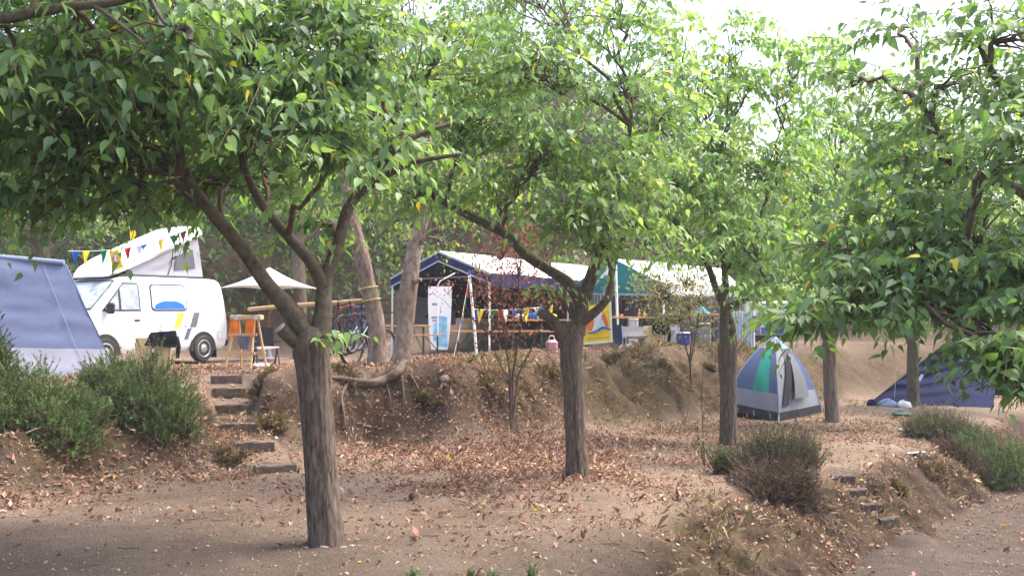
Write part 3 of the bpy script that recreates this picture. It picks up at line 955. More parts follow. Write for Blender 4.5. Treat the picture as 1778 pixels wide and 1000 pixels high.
# tree beside the lower path: trunk outside the frame, branches reach in from the right
bR = np.array([6.2, 8.6, H(6.2, 8.6)])
leafy_tree("mulberry_tree", "mulberry whose dark leafy branches hang in from the right edge over the tents", bR,
    ([bR - [0, 0, .1], bR + [0, 0, .1], bR + [-.02, 0, 1.0], bR + [-.05, 0, 2.1]], [.17, .155, .14, .15]),
    [([bR + [-.05, 0, 2.0], np.array([5.3, 8.4, 1.9]), P(1790, 345, 8.2), P(1700, 308, 8.1), P(1650, 280, 8.1), P(1636, 240, 8.0), P(1600, 180, 8.0)], [.10, .085, .06, .048, .040, .028, .016]),
     ([bR + [-.05, 0, 2.0], np.array([5.2, 8.0, 1.75]), P(1800, 480, 7.6), P(1700, 500, 7.5), P(1600, 520, 7.4), P(1480, 545, 7.3)], [.09, .075, .055, .045, .032, .018]),
     ([bR + [-.05, 0, 2.0], np.array([5.6, 7.6, 2.6]), P(1780, 180, 7.5), P(1700, 80, 7.5)], [.09, .07, .04, .02])],
    blobs([(1690, 400, 7.6, .6, .40, 44), (1600, 460, 7.5, .5, .34, 42), (1480, 520, 7.3, .5, .22, 34), (1375, 560, 7.1, .30, .08, 12), (1545, 535, 7.2, .42, .14, 24), (1700, 490, 7.1, .5, .28, 38), (1745, 615, 6.4, .28, .12, 22), (1730, 610, 6.9, .25, .1, 18), (1765, 655, 6.5, .25, .1, 14), (1730, 650, 7.0, .18, .08, 9),
           (1550, 385, 7.9, .6, .38, 40), (1650, 300, 8, .55, .36, 34), (1750, 240, 6.6, .4, .28, 24), (1480, 450, 7.6, .45, .26, 24), (1640, 140, 8, .6, .32, 22), (1730, 60, 7.5, .6, .36, 32), (1510, 290, 8.6, .5, .25, 14), (1560, 40, 8.4, .5, .25, 12),
           (1790, 470, 7, .5, .45, 38), (1860, 300, 7, .8, .6, 50), (1880, 540, 7, .6, .5, 38), (1480, 140, 9, .5, .25, 12), (1790, 150, 7.4, .5, .36, 26), (1420, 410, 8.2, .35, .18, 9), (1600, 220, 8.4, .5, .28, 20)]),
    leaf=.116, spacing=.043, singles=300, axis_xy=(bR[0], bR[1]), group=None, seed=19, yellow=.004, shoot_len=(.35, .75), droop=.4)

# tree left of the frame: only its limb and leaves enter the top left corner
bL = np.array([-5.3, 6.6, H(-5.3, 6.6)])
leafy_tree("mulberry_tree", "mulberry whose bare thick limb crosses the top left corner", bL,
    ([bL - [0, 0, .1], bL + [0, 0, .1], bL + [.02, 0, 1.0], bL + [.05, 0, 2.0]], [.16, .15, .135, .14]),
    [([bL + [.05, 0, 1.9], np.array([-4.6, 6.5, 2.9]), P(-120, 70, 6.4), P(0, 36, 6.3), P(110, 14, 6.2), P(210, 2, 6.2), P(330, -40, 6.1)], [.10, .08, .056, .042, .036, .03, .016]),
     (LP((160, 8, 6.2), (205, 40, 6.15), (250, 75, 6.1)), [.018, .013, .008]),
     (LP((250, -20, 6.2), (285, 40, 6.2), (310, 58, 6.2), (345, 85, 6.1)), [.016, .012, .01, .006])],
    blobs([(40, 140, 6.6, .5, .3, 26), (180, 90, 6.6, .5, .25, 22), (-150, 100, 6.4, .7, .5, 50), (330, 60, 6.4, .45, .25, 20), (100, -60, 6.4, .9, .3, 40)]),
    leaf=.135, singles=120, axis_xy=(bL[0], bL[1]), group=None, seed=23)

# ---- two pale leaning trunks on the lip of the bank
PG = np.array([(.10, .20, .04), (.14, .25, .05), (.20, .29, .07), (.27, .32, .08)])
pa = OG(656, 16.9)
leafy_tree("acacia_tree", "leaning pale trunk with peeling bark and a yellow strap beside the hanging bicycles", pa,
    ([pa - [0, 0, .1], pa + [0, 0, .05], P(652, 560, 16.9), P(640, 500, 16.9), P(626, 440, 16.8), P(612, 385, 16.7), P(600, 330, 16.6), P(590, 250, 16.6)], [.17, .16, .145, .135, .125, .118, .105, .08]),
    [(LP((600, 330, 16.6), (640, 260, 16.6), (700, 180, 16.4)), [.08, .06, .03]), (LP((595, 300, 16.6), (560, 220, 16.8), (520, 120, 17)), [.07, .05, .03])],
    blobs([(560, 170, 17.2, 1.4, .8, 26), (680, 120, 17, 1.4, .8, 26), (640, 330, 18.4, 1.0, .5, 18), (480, 300, 18.6, 1.2, .6, 20), (520, 350, 18.6, .8, .4, 12)]),
    leaf=.13, greens=PG, trunk_mat='pale_bark', limb_mat='pale_bark', yellow=.03, seed=31, spacing=.07, mat='leaf_far', group="pale leaning trunks on the bank edge", sides=28)
pb = OG(697, 16.35)
leafy_tree("acacia_tree", "gnarled pale trunk with sawn stubs rooted over the bank edge beside the white surfboard", pb,
    ([pb - [0, 0, .25], pb + [0, 0, .02], P(703, 570, 16.4), P(706, 520, 16.4), P(714, 470, 16.4), P(722, 420, 16.5), P(736, 370, 16.5), P(742, 280, 16.6), P(740, 200, 16.6)], [.18, .155, .14, .16, .13, .12, .105, .085, .06]),
    [(LP((738, 340, 16.5), (790, 300, 16.4), (840, 280, 16.4)), [.05, .04, .02]), (LP((724, 430, 16.5), (745, 405, 16.3), (765, 395, 16.2)), [.04, .03, .022]), (LP((716, 490, 16.35), (730, 486, 16.2)), [.045, .04])],
    blobs([(740, 180, 17, 1.2, .7, 22), (840, 260, 17.4, 1.0, .5, 16), (690, 420, 18.8, .9, .4, 16), (790, 430, 18.8, .5, .2, 6), (800, 360, 18.6, .9, .4, 18)]),
    leaf=.12, greens=PG, trunk_mat='pale_bark', limb_mat='pale_bark', yellow=.03, seed=37, spacing=.07, mat='leaf_far', group="pale leaning trunks on the bank edge", sides=28)
for (tr, py, D_, dx) in (("acacia_tree", 500, 16.78, 639), ("acacia_tree", 521, 16.78, 644)):
    t_ = bpy.data.objects[tr]
    c_ = P(dx, py, 16.9) - np.array(t_.location)
    ring = [c_ + .168 * np.array([math.cos(a), math.sin(a), .18 * math.cos(a)]) for a in np.linspace(0, 2 * math.pi, 22)]
    MB().tube(ring, .009, 5).build("strap", M['strap'], t_)
# exposed root of the second trunk, running along the bank edge, with hanging rootlets
rb = bpy.data.objects["acacia_tree.001"]
def gp(px, D, dz=0.0):
    q = OG(px, D)
    return q + [0, 0, dz]
def on_bank(px, py, out=.05):
    q = G(px, py, 13.0, 18.0)
    return q + np.array([0, -out, out * .6])
rt = [P(702, 632, 16.2), on_bank(692, 650), on_bank(670, 662), on_bank(645, 668), on_bank(618, 666), on_bank(592, 660), on_bank(570, 656, .0)]
root_ob = bark_tube("root", rt, [.075, .07, .058, .062, .05, .042, .025], M['root'], rb, sides=18, ridge=.22, seed=41, lumps=.28)
for pts, r in (([(604, 668, 15.55), (594, 690, 15.3), (597, 715, 15.1), (601, 745, 14.9)], .028), ([(672, 668, 15.6), (676, 684, 15.45), (680, 702, 15.3)], .016),
               ([(698, 655, 15.7), (700, 676, 15.5), (703, 700, 15.4)], .020), ([(712, 652, 15.8), (722, 668, 15.6), (730, 684, 15.5)], .026), ([(655, 670, 15.6), (640, 690, 15.4), (628, 700, 15.2)], .010)):
    q = [on_bank(a_, b_, .04) for a_, b_, c_ in pts]
    bark_tube("rootlet", q, list(np.linspace(r, r * .45, len(q))), M['root'], rb, sides=8, ridge=.08, seed=43)

# ------------------------------------------------------------------ trees and shrubs behind the camp
def far_tree(name, label, X, D, trunk_h, crown, n, leaf, greens, trunk_r=.15, lean=0.0, group=None, seed=0, cat="tree", tmat='limb', gap=.5):
    """crown: list of (dx, dy, z, rx, rz) lumps relative to the base"""
    r_ = np.random.default_rng(seed + 100)
    z0 = H(X, D)
    root = thing(name, (X, D, z0), label, cat, group=group)
    top = np.array([lean, 0, trunk_h])
    bark_tube("trunk", [np.array([0, 0, -.2]) + np.array(root.location), np.array([lean * .4, 0, trunk_h * .5]) + np.array(root.location), top + np.array(root.location)], [trunk_r, trunk_r * .85, trunk_r * .6], M[tmat], root, sides=14, ridge=.08, seed=seed, step=.2)
    pol, rad, B, N_ = [], [], [], []
    tot = sum(c[3] ** 2 * c[4] for c in crown)
    for (dx, dy, z, rx, rz) in crown:
        c = np.array([dx, dy, z])
        pol.append(bezier(top * np.array([.8, 1, .8]), c, .1, 6, .04))
        rad.append((trunk_r * .45, .02))
        k = int(n * rx * rx * rz / tot)
        u = r_.normal(0, 1, (k, 3))
        u /= np.linalg.norm(u, axis=1, keepdims=True)
        rr = r_.random((k, 1)) ** .5
        q = u * rr
        f = vnoise(q[:, 0] * 2.7 + q[:, 2] * 1.9 + seed, q[:, 1] * 2.7 - q[:, 2] * 2.2, seed) + .5 * vnoise(q[:, 0] * 6 + q[:, 2] * 4, q[:, 1] * 6 - q[:, 2] * 5, seed + 2)
        m = f > r_.normal(-.55 + gap, .25, k) - .35
        q, u = q[m], u[m]
        B.append(c + q * np.array([rx, rx, rz]))
        N_.append(u)
        for w in range(5):
            e = c + q[r_.integers(0, len(q))] * np.array([rx, rx, rz]) * .9
            pol.append(bezier(c * .7 + top * .3, e, .1, 6, .05))
            rad.append((.035, .010))
    V, F = tubes_np(pol, rad, 5)
    tw = mesh_np("branches", V, F, M[tmat], parent=root, smooth=True)
    tw["kind"] = "stuff"
    B, U = np.vstack(B), np.vstack(N_)
    k = len(B)
    d = r_.normal(0, .6, (k, 3)) + U * .4 - np.array([0, 0, .55])
    nn_ = U * .5 + np.array([0, 0, .6]) + r_.normal(0, .45, (k, 3))
    t = greens[r_.integers(0, len(greens), k)] * r_.uniform(.75, 1.25, (k, 1))
    V, F = leaf_mesh_arrays(B, d, nn_, leaf * r_.uniform(.6, 1.25, k), .9)
    cr = mesh_np("crown", V, F, M['leaf_far'], np.repeat(t, len(ST_), 0), root)
    cr["kind"] = "stuff"
    return root

DKG = np.array([(.050, .095, .036), (.066, .122, .042), (.088, .150, .055), (.072, .11, .055)])
MDG = np.array([(.090, .180, .050), (.120, .225, .060), (.160, .275, .075), (.200, .30, .090)])
YLG = np.array([(.19, .28, .07), (.26, .34, .09), (.34, .40, .11), (.42, .41, .12)])
GRG = np.array([(.060, .085, .050), (.085, .11, .065), (.11, .13, .075)])

def lumps(h0, h1, r, n, seed, flat=.8):
    q = random.Random(seed)
    L = [(0, 0, (h0 + h1) / 2, r * .75, (h1 - h0) * .42)]
    for i in range(n):
        a = q.random() * 6.28
        z = h0 + (h1 - h0) * q.random()
        k = r * (.35 + .5 * math.sin(math.pi * min(1, max(0.1, (z - h0) / (h1 - h0)))))
        L.append((math.cos(a) * k, math.sin(a) * k, z, r * q.uniform(.3, .5), r * q.uniform(.25, .42) * flat))
    return L

BG = [  # px, D, trunk_h, h0, h1, r, n, leaf, greens, label
    (60, 29, 3.2, 2.4, 7.5, 2.8, 7000, .20, MDG, "leafy tree behind the big blue tent"),
    (215, 33, 3.0, 1.6, 6.0, 2.6, 5200, .17, YLG, "yellow-green tree above the campervan's raised roof"),
    (-60, 36, 5.0, 3.0, 13, 4.5, 9000, .24, DKG, "tall dark tree on the hill behind the blue tent"),
    (330, 36, 5.5, 3.0, 13, 4.2, 9000, .24, MDG, "tall tree on the hill behind the campervan"),
    (470, 31, 3.0, 1.8, 6.0, 2.4, 5600, .18, DKG, "dark bushy tree on the slope behind the white parasol"),
    (560, 38, 6.0, 3.5, 14, 4.4, 9000, .25, MDG, "tall hill tree above the hanging bicycles"),
    (640, 30.5, 2.4, 1.2, 5.5, 2.3, 5600, .16, DKG, "dark shrubby tree beside the navy marquee's left corner"),
    (740, 35, 4.0, 2.4, 9.5, 3.2, 7800, .2, YLG, "pale yellow-green tree behind the navy marquee's peak"),
    (880, 39, 5.0, 2.5, 12, 4.0, 8600, .24, MDG, "broad tree on the hill behind the white marquee roof"),
    (1010, 36, 3.0, 1.5, 7.0, 2.8, 6400, .2, GRG, "grey-green tree between the two marquees"),
    (1130, 42, 3.2, 1.5, 6.6, 3.2, 7000, .22, DKG, "dark grey-green tree behind the green marquee's ridge"),
    (1240, 39, 2.6, 1.0, 5.6, 2.6, 6400, .19, YLG, "light green tree behind the white end of the green marquee"),
    (1360, 37, 2.6, .8, 6.2, 2.8, 7000, .2, MDG, "mid green tree above the white trailer"),
    (1500, 40, 3.0, .8, 7.0, 3.4, 7600, .22, MDG, "broad green tree far behind the dome tent"),
    (1650, 40, 3.0, .6, 8.0, 3.8, 8600, .23, DKG, "dark tree far behind the dark blue tent"),
    (1800, 36, 3.0, .8, 9.0, 3.8, 8000, .22, MDG, "green tree at the far right beyond the bushes"),
]
for k, (px, D, th_, h0, h1, r, n, lf, gr, lab) in enumerate(BG):
    q = OG(px, D)
    far_tree("hillside_tree", lab, q[0], D, th_, lumps(h0, h1, r, 9, k), int(n * .9), lf, gr, trunk_r=.17, lean=random.uniform(-.6, .6), group="trees on the slope behind the camp", seed=k, gap=.35)
q = OG(522, 25.5)
far_tree("slender_tree", "slender grey trunk standing right behind the white parasol", q[0], 25.5, 3.6, [(0, 0, 4.6, 1.3, .9), (.8, .3, 4.0, .9, .6), (-.7, 0, 4.3, .9, .6)], 1500, .15, MDG, trunk_r=.20, lean=-.1, seed=60, tmat='bark')
q = OG(92, 27)
far_tree("slender_tree", "dark thin trunk between the blue tent and the bunting", q[0], 27, 3.4, [(0, 0, 4.4, 1.4, .9), (.8, .3, 3.8, .9, .6), (-.9, 0, 4.1, .9, .6)], 1700, .16, MDG, trunk_r=.17, lean=-.3, seed=61, tmat='bark')

def far_scrub():
    """scrub covering the hill: nobody could count it"""
    k = 80000
    x = rng.uniform(-30, 30, k)
    y = rng.uniform(29, 75, k)
    h, lo, mo, gr, ku, kl, du, dl = parts_of_ground(x, y)
    yb = 29.5 + 6 * sstep(2, 12, x) - 1.5 * sstep(-6, -14, x)
    f = fbm(x * .45, y * .45, 7, 3)
    keep = (y - yb > .2) & (f > -.6 + .45 * sstep(1.2, .1, y - yb)) & (np.abs(x) < y * .62)
    x, y, h, f = x[keep], y[keep], h[keep], f[keep]
    z = h + rng.random(len(x)) * np.clip(f + .5, .1, 1) * 1.9
    B = np.stack([x, y, z], -1)
    d = rng.normal(0, .7, B.shape) - np.array([0, 0, .3])
    n = rng.normal(0, .5, B.shape) + np.array([0, -.3, .7])
    g = np.vstack([DKG, MDG, GRG])
    i = np.clip((f * 4 + rng.normal(3, 2, len(f))).astype(int), 0, len(g) - 1)
    V, F = leaf_mesh_arrays(B, d, n, rng.uniform(.18, .36, len(B)) * np.where(y > 36, 1.5, 1), .9)
    o = mesh_np("undergrowth", V, F, M['leaf_far'], np.repeat(g[i] * rng.uniform(.7, 1.2, (len(B), 1)), len(ST_), 0))
    tag(o, "dense green scrub covering the hillside behind the camp", "undergrowth", kind="stuff")
far_scrub()

# ------------------------------------------------------------------ heath bushes, saplings, grass
HEATH = np.array([(.050, .090, .034), (.066, .112, .042), (.088, .140, .052), (.110, .150, .066), (.070, .082, .048)])
BRN = np.array([(.11, .075, .05), (.15, .10, .065), (.09, .06, .045)])

def heath(name, label, c, rx, ry, h, n, greens=HEATH, twig_len=(.16, .34), needle=.035, upright=.75, per=26, group=None, dead=.12, cat="bush", stems=50, over=None, wood=.35, lobes=5):
    """heather-like bush: woody stems from the base and many feathery sprigs"""
    root = thing(name, c, label, cat, group=group)
    c = np.array(root.location)
    u = rng.normal(0, 1, (n, 3))
    u /= np.linalg.norm(u, axis=1, keepdims=True)
    u[:, 2] = np.abs(u[:, 2])
    rr = rng.uniform(.45, 1.0, (n, 1)) ** .6
    nl = lobes
    lob = np.array([(0, 0, 1.0)] + [(random.uniform(-.55, .55), random.uniform(-.5, .5), random.uniform(.40, .72)) for _ in range(nl)])
    li = rng.integers(0, len(lob), n)
    lump = 1 + .42 * vnoise(u[:, 0] * 2.2 + c[0], u[:, 1] * 2.2 + u[:, 2] * 1.7, 3)[:, None]
    p = u * rr * lump * lob[li, 2][:, None] * np.array([rx * .72, ry * .72, h * 1.1]) + np.stack([lob[li, 0] * rx, lob[li, 1] * ry, np.zeros(n)], -1)
    gz = HV(p[:, 0] + c[0], p[:, 1] + c[1]) - c[2]
    p[:, 2] = np.maximum(p[:, 2], 0) + gz * .75
    d = nrm(u * np.array([1, 1, .6]) * (1 - upright) + np.array([0, 0, upright]) + rng.normal(0, .22, (n, 3)))
    L = rng.uniform(*twig_len, n)
    sprigs = [np.stack([p[i], p[i] + d[i] * L[i] * .55 + rng.normal(0, .01, 3), p[i] + d[i] * L[i] + rng.normal(0, .015, 3)]) for i in range(n)]
    st, sr = [], []
    for i in range(stems):
        e = p[rng.integers(0, n)]
        b = np.array([rng.normal(0, rx * .22), rng.normal(0, ry * .22), 0])
        b[2] = H(b[0] + c[0], b[1] + c[1]) - c[2] - .03
        st.append(bezier(b, e, .05, 7, .06))
        sr.append((rng.uniform(.006, .014), .003))
    V, F = tubes_np(st + sprigs, sr + [(.0028, .0012)] * n, 4)
    w = mesh_np("stems", V, F, M['dark_twig'], parent=root)
    w["kind"] = "stuff"
    # needles: small narrow blades along each sprig
    t = rng.uniform(.1, 1.0, (n, per))
    base = p[:, None] + d[:, None] * (L[:, None] * t)[..., None]
    nd = d[:, None] * .8 + rng.normal(0, .55, (n, per, 3))
    nd = nrm(nd).reshape(-1, 3)
    base = base.reshape(-1, 3)
    sd = nrm(np.cross(nd, rng.normal(0, 1, nd.shape)))
    ln = needle * rng.uniform(.6, 1.3, (len(base), 1))
    V = np.stack([base - sd * ln * .13, base + sd * ln * .13, base + nd * ln], 1).reshape(-1, 3)
    F = np.arange(len(V)).reshape(-1, 3)
    g = greens[rng.integers(0, len(greens), n)] * rng.uniform(.7, 1.3, (n, 1))
    low = np.clip((p[:, 2] - gz) / h, 0, 1)
    dd = rng.random(n) < dead + wood * np.clip(.35 - low, 0, 1)
    g[dd] = BRN[rng.integers(0, 3, dd.sum())]
    o = mesh_np("foliage", V, F, M['needle'], np.repeat(g, per * 3, 0), root)
    o["kind"] = "stuff"
    return root

def bc(px, py):
    return G(px, py)
HB = HEATH * np.array([1.6, 1.65, 1.4])
heath("heath_bush", "green feathery heath bush on the bank between the stairs and the campervan", OG(250, 12.6), 1.0, .8, .60, 3000, greens=HB, twig_len=(.07, .22), upright=.5)
heath("heath_bush", "bright green low heath bush below the blue tent's pale skirt", OG(66, 11.4), .95, .75, .46, 2900, greens=HB * 1.1, twig_len=(.07, .20), upright=.5)
heath("heath_bush", "dark heath bush cut by the left edge of the picture", OG(-28, 11.6), .42, .42, .78, 1300, greens=HEATH, twig_len=(.07, .20), upright=.5)
heath("heath_bush", "tall loose heath sprig rising in front of the campervan's door", OG(266, 12.7), .30, .22, .80, 130, greens=HB, twig_len=(.3, .55), upright=.75, stems=20)
heath("heath_bush", "grey-green bush on top of the lower bank beside the small steps", OG(1352, 12.65), .66, .36, .36, 1000, greens=np.array([(.07, .105, .05), (.09, .125, .06), (.11, .13, .07), (.12, .10, .065)]), twig_len=(.14, .46), upright=.85, dead=.25, stems=60)
heath("heath_bush", "dark brown tangle hanging on the lower bank under the grey-green bush", OG(1345, 12.0), .66, .6, .22, 1100, greens=BRN * .45, twig_len=(.12, .34), upright=.3, dead=.7, stems=60)
heath("heath_bush", "small dark shrub at the bank crest left of the grey-green bush", OG(1250, 12.5), .20, .18, .14, 160, greens=HEATH, dead=.2)
heath("heath_bush", "large green heath bush at the right edge beside the path", OG(1752, 16.6), 1.1, .8, .85, 3000, greens=HB, twig_len=(.08, .24), upright=.5)
heath("heath_bush", "brownish green scrub between the dark blue tent and the path", OG(1640, 17.4), 1.0, .65, .42, 1700, greens=np.array([(.10, .13, .055), (.13, .16, .08), (.17, .16, .09)]), dead=.3, twig_len=(.08, .36), upright=.6)
heath("heath_bush", "dead brown brush hanging on the bank below the right-hand bushes", OG(1668, 16.3), .55, .35, .25, 700, greens=BRN * .7, dead=.6, upright=.4)
for k, (px, D, s, lab) in enumerate([(720, 6.9, .04, "tiny green weed at the bottom edge left of the twiggy weed"), (822, 6.98, .06, "grey twiggy weed at the bottom edge"), (856, 6.85, .045, "bright green tuft right of the twiggy weed"), (922, 6.9, .055, "tallest bright green tuft at the bottom edge")]):
    heath("weed", lab, OG(px, D), s, s, s * 1.2, 26 if k != 1 else 22, greens=HB * (1.5 if k != 1 else .8), twig_len=(.04, .09 if k != 3 else .13), needle=.022, stems=10, cat="weed", dead=.05 if k != 1 else .4, group="weeds along the bank edge")

STRAW = np.array([(.20, .145, .075), (.26, .19, .105), (.15, .12, .055), (.11, .075, .045), (.30, .235, .14)])
for k, (px, py, s, h, lab) in enumerate([(452, 668, .34, .16, "dry brown grass clump on the mound just right of the stairs' top"), (472, 735, .28, .12, "dry brown grass clump right of the stairs' lower treads"),
                                    (600, 655, .30, .12, "dry grass clump hanging over the bank beside the exposed root's left end"), (745, 690, .30, .10, "dry grass clump on the bank under the gnarled pale trunk"),
                                    (850, 670, .34, .12, "dry grass clump on the bank left of the red shrub's stem"), (950, 650, .36, .12, "dry grass clump on the bank left of the middle trunk"),
                                    (1060, 625, .40, .10, "dry grass fringe on the bank below the yellow banner"), (1150, 635, .40, .10, "dry grass fringe on the bank below the beige boards"),
                                    (1235, 640, .34, .10, "dry grass fringe on the bank left of the third trunk"), (400, 800, .30, .10, "dry grass clump at the bank's foot left of the lowest stair"),
                                    (1560, 850, .26, .09, "dry grass clump on the lower bank right of the small steps"), (1620, 825, .26, .09, "dry grass clump on the lower bank before the brownish scrub")]):
    heath("grass_clump", lab, G(px, py), s * .75, s * .55, h * .7, 200, greens=STRAW, twig_len=(.03, .11), needle=.055, upright=.45, per=14, dead=.15, cat="grass clump", stems=14, group="dry grass clumps on the banks")

def sapling(name, label, c, stems, crown, n, leaf, greens, mat='leaf_far', cat="sapling", r0=.02):
    root = thing(name, c, label, cat)
    c = np.array(root.location)
    pol = [np.array(s) - c for s in stems]
    rads = [(r0 * (1 if i == 0 else .7), .006) for i in range(len(stems))]
    B = []
    ends = np.vstack(pol)
    for (p, rx, rz, k) in crown:
        q = rng.normal(0, .5, (k, 3)) * np.array([rx, rx, rz]) + p - c
        B.append(q)
        for w in range(max(2, k // 14)):
            e = q[rng.integers(0, k)]
            i = np.argmin(np.linalg.norm(ends - e + np.array([0, 0, .2]), axis=1))
            pol.append(bezier(ends[i].copy(), e, .04, 6, .05))
            rads.append((.008, .0025))
    V, F = tubes_np(pol, rads, 5)
    w = mesh_np("stems", V, F, M['dark_twig'], parent=root, smooth=True)
    w["kind"] = "stuff"
    B = np.vstack(B)
    k = len(B)
    V, F = leaf_mesh_arrays(B, rng.normal(0, .6, (k, 3)) - np.array([0, 0, .5]), rng.normal(0, .5, (k, 3)) + np.array([0, -.2, .6]), leaf * rng.uniform(.6, 1.3, k), .85)
    o = mesh_np("crown", V, F, M[mat], np.repeat(greens[rng.integers(0, len(greens), k)] * rng.uniform(.75, 1.25, (k, 1)), len(ST_), 0), root)
    o["kind"] = "stuff"
    return root
RB = np.array([(.24, .065, .055), (.28, .085, .06), (.20, .08, .06), (.32, .15, .09), (.16, .075, .06)])
D_ = 16.6
c = OG(888, 16.3)
sapling("red_shrub", "dark red-leaved shrub with bare forked stems on the bank before the benches", c,
        [np.vstack([c, LP((890, 660, D_), (895, 620, D_), (905, 560, D_), (900, 480, D_), (890, 400, D_))]), np.vstack([c, LP((886, 650, D_), (878, 600, D_), (868, 540, D_), (872, 450, D_))]),
         np.vstack([c, LP((900, 650, D_), (925, 600, D_), (950, 540, D_), (955, 470, D_))]), np.vstack([c, LP((884, 660, D_), (862, 620, D_), (850, 580, D_))])],
        [(P(890, 440, D_), .7, .55, 650), (P(860, 500, D_), .55, .6, 420), (P(930, 500, D_), .55, .55, 380), (P(880, 560, D_), .5, .5, 320), (P(920, 400, D_), .6, .4, 380), (P(770, 500, D_), .3, .2, 50)], 0, .068, RB, r0=.03)
c = OG(1199, 20.8)
D_ = 20.6
sapling("sapling", "spindly young tree with small pale leaves in front of the green marquee", c,
        [np.vstack([c, LP((1198, 620, D_), (1202, 580, D_), (1196, 540, D_), (1190, 500, D_))]), np.vstack([c + [0, 0, .5], LP((1210, 570, D_), (1215, 530, D_))]), np.vstack([c + [0, 0, .4], LP((1180, 560, D_), (1160, 520, D_))])],
        [(P(1180, 520, D_), .9, .65, 700), (P(1150, 500, D_), .7, .5, 450), (P(1215, 540, D_), .6, .6, 450), (P(1130, 490, D_), .5, .4, 260), (P(1200, 470, D_), .8, .5, 400), (P(1150, 550, D_), .6, .4, 260)], 0, .075,
        np.array([(.20, .24, .10), (.26, .24, .11), (.28, .19, .10), (.14, .2, .07), (.3, .28, .16)]), r0=.025)
c = OG(1222, 12.9)
D_ = 12.9
sapling("sapling", "thin leafless sapling twig on the bank crest left of the small shrub", c, [np.vstack([c, LP((1220, 740, D_), (1218, 690, D_), (1222, 630, D_))])], [(P(1215, 770, D_), .10, .12, 20), (P(1221, 700, D_), .05, .2, 8)], 0, .05, HEATH, r0=.007)

# hanging dry root fibres under the grey-green bush on the lower bank
def fibres():
    root = thing("root_mat", OG(1330, 11.9), "pale dry roots dangling down the lower bank under the grey-green bush", "roots")
    c0 = np.array(root.location)
    pol, rad = [], []
    for i in range(240):
        px = random.uniform(1255, 1425)
        a = OG(px, 12.3 - random.uniform(0, .45))
        L = random.uniform(.3, 1.15)
        dx = random.uniform(.05, .55)
        t = np.linspace(0, 1, 9)
        x, y = a[0] + dx * t * L + rng.normal(0, .012, 9), a[1] - L * .55 * t
        z = HV(x, y) + .015 + .05 * np.sin(np.pi * t) * rng.random(9)
        pol.append(np.stack([x, y, z], -1) - c0)
        rad.append((random.uniform(.004, .010), .002))
    V, F = tubes_np(pol, rad, 5)
    o = mesh_np("fibres", V, F, M['root'], parent=root, smooth=True)
    o["kind"] = "stuff"
fibres()

# ------------------------------------------------------------------ leaf litter, dry grass, twigs, pebbles
def slope_normal(x, y):
    e = .05
    gx_ = (HV(x + e, y) - HV(x - e, y)) / (2 * e)
    gy_ = (HV(x, y + e) - HV(x, y - e)) / (2 * e)
    return nrm(np.stack([-gx_, -gy_, np.ones_like(x)], -1))

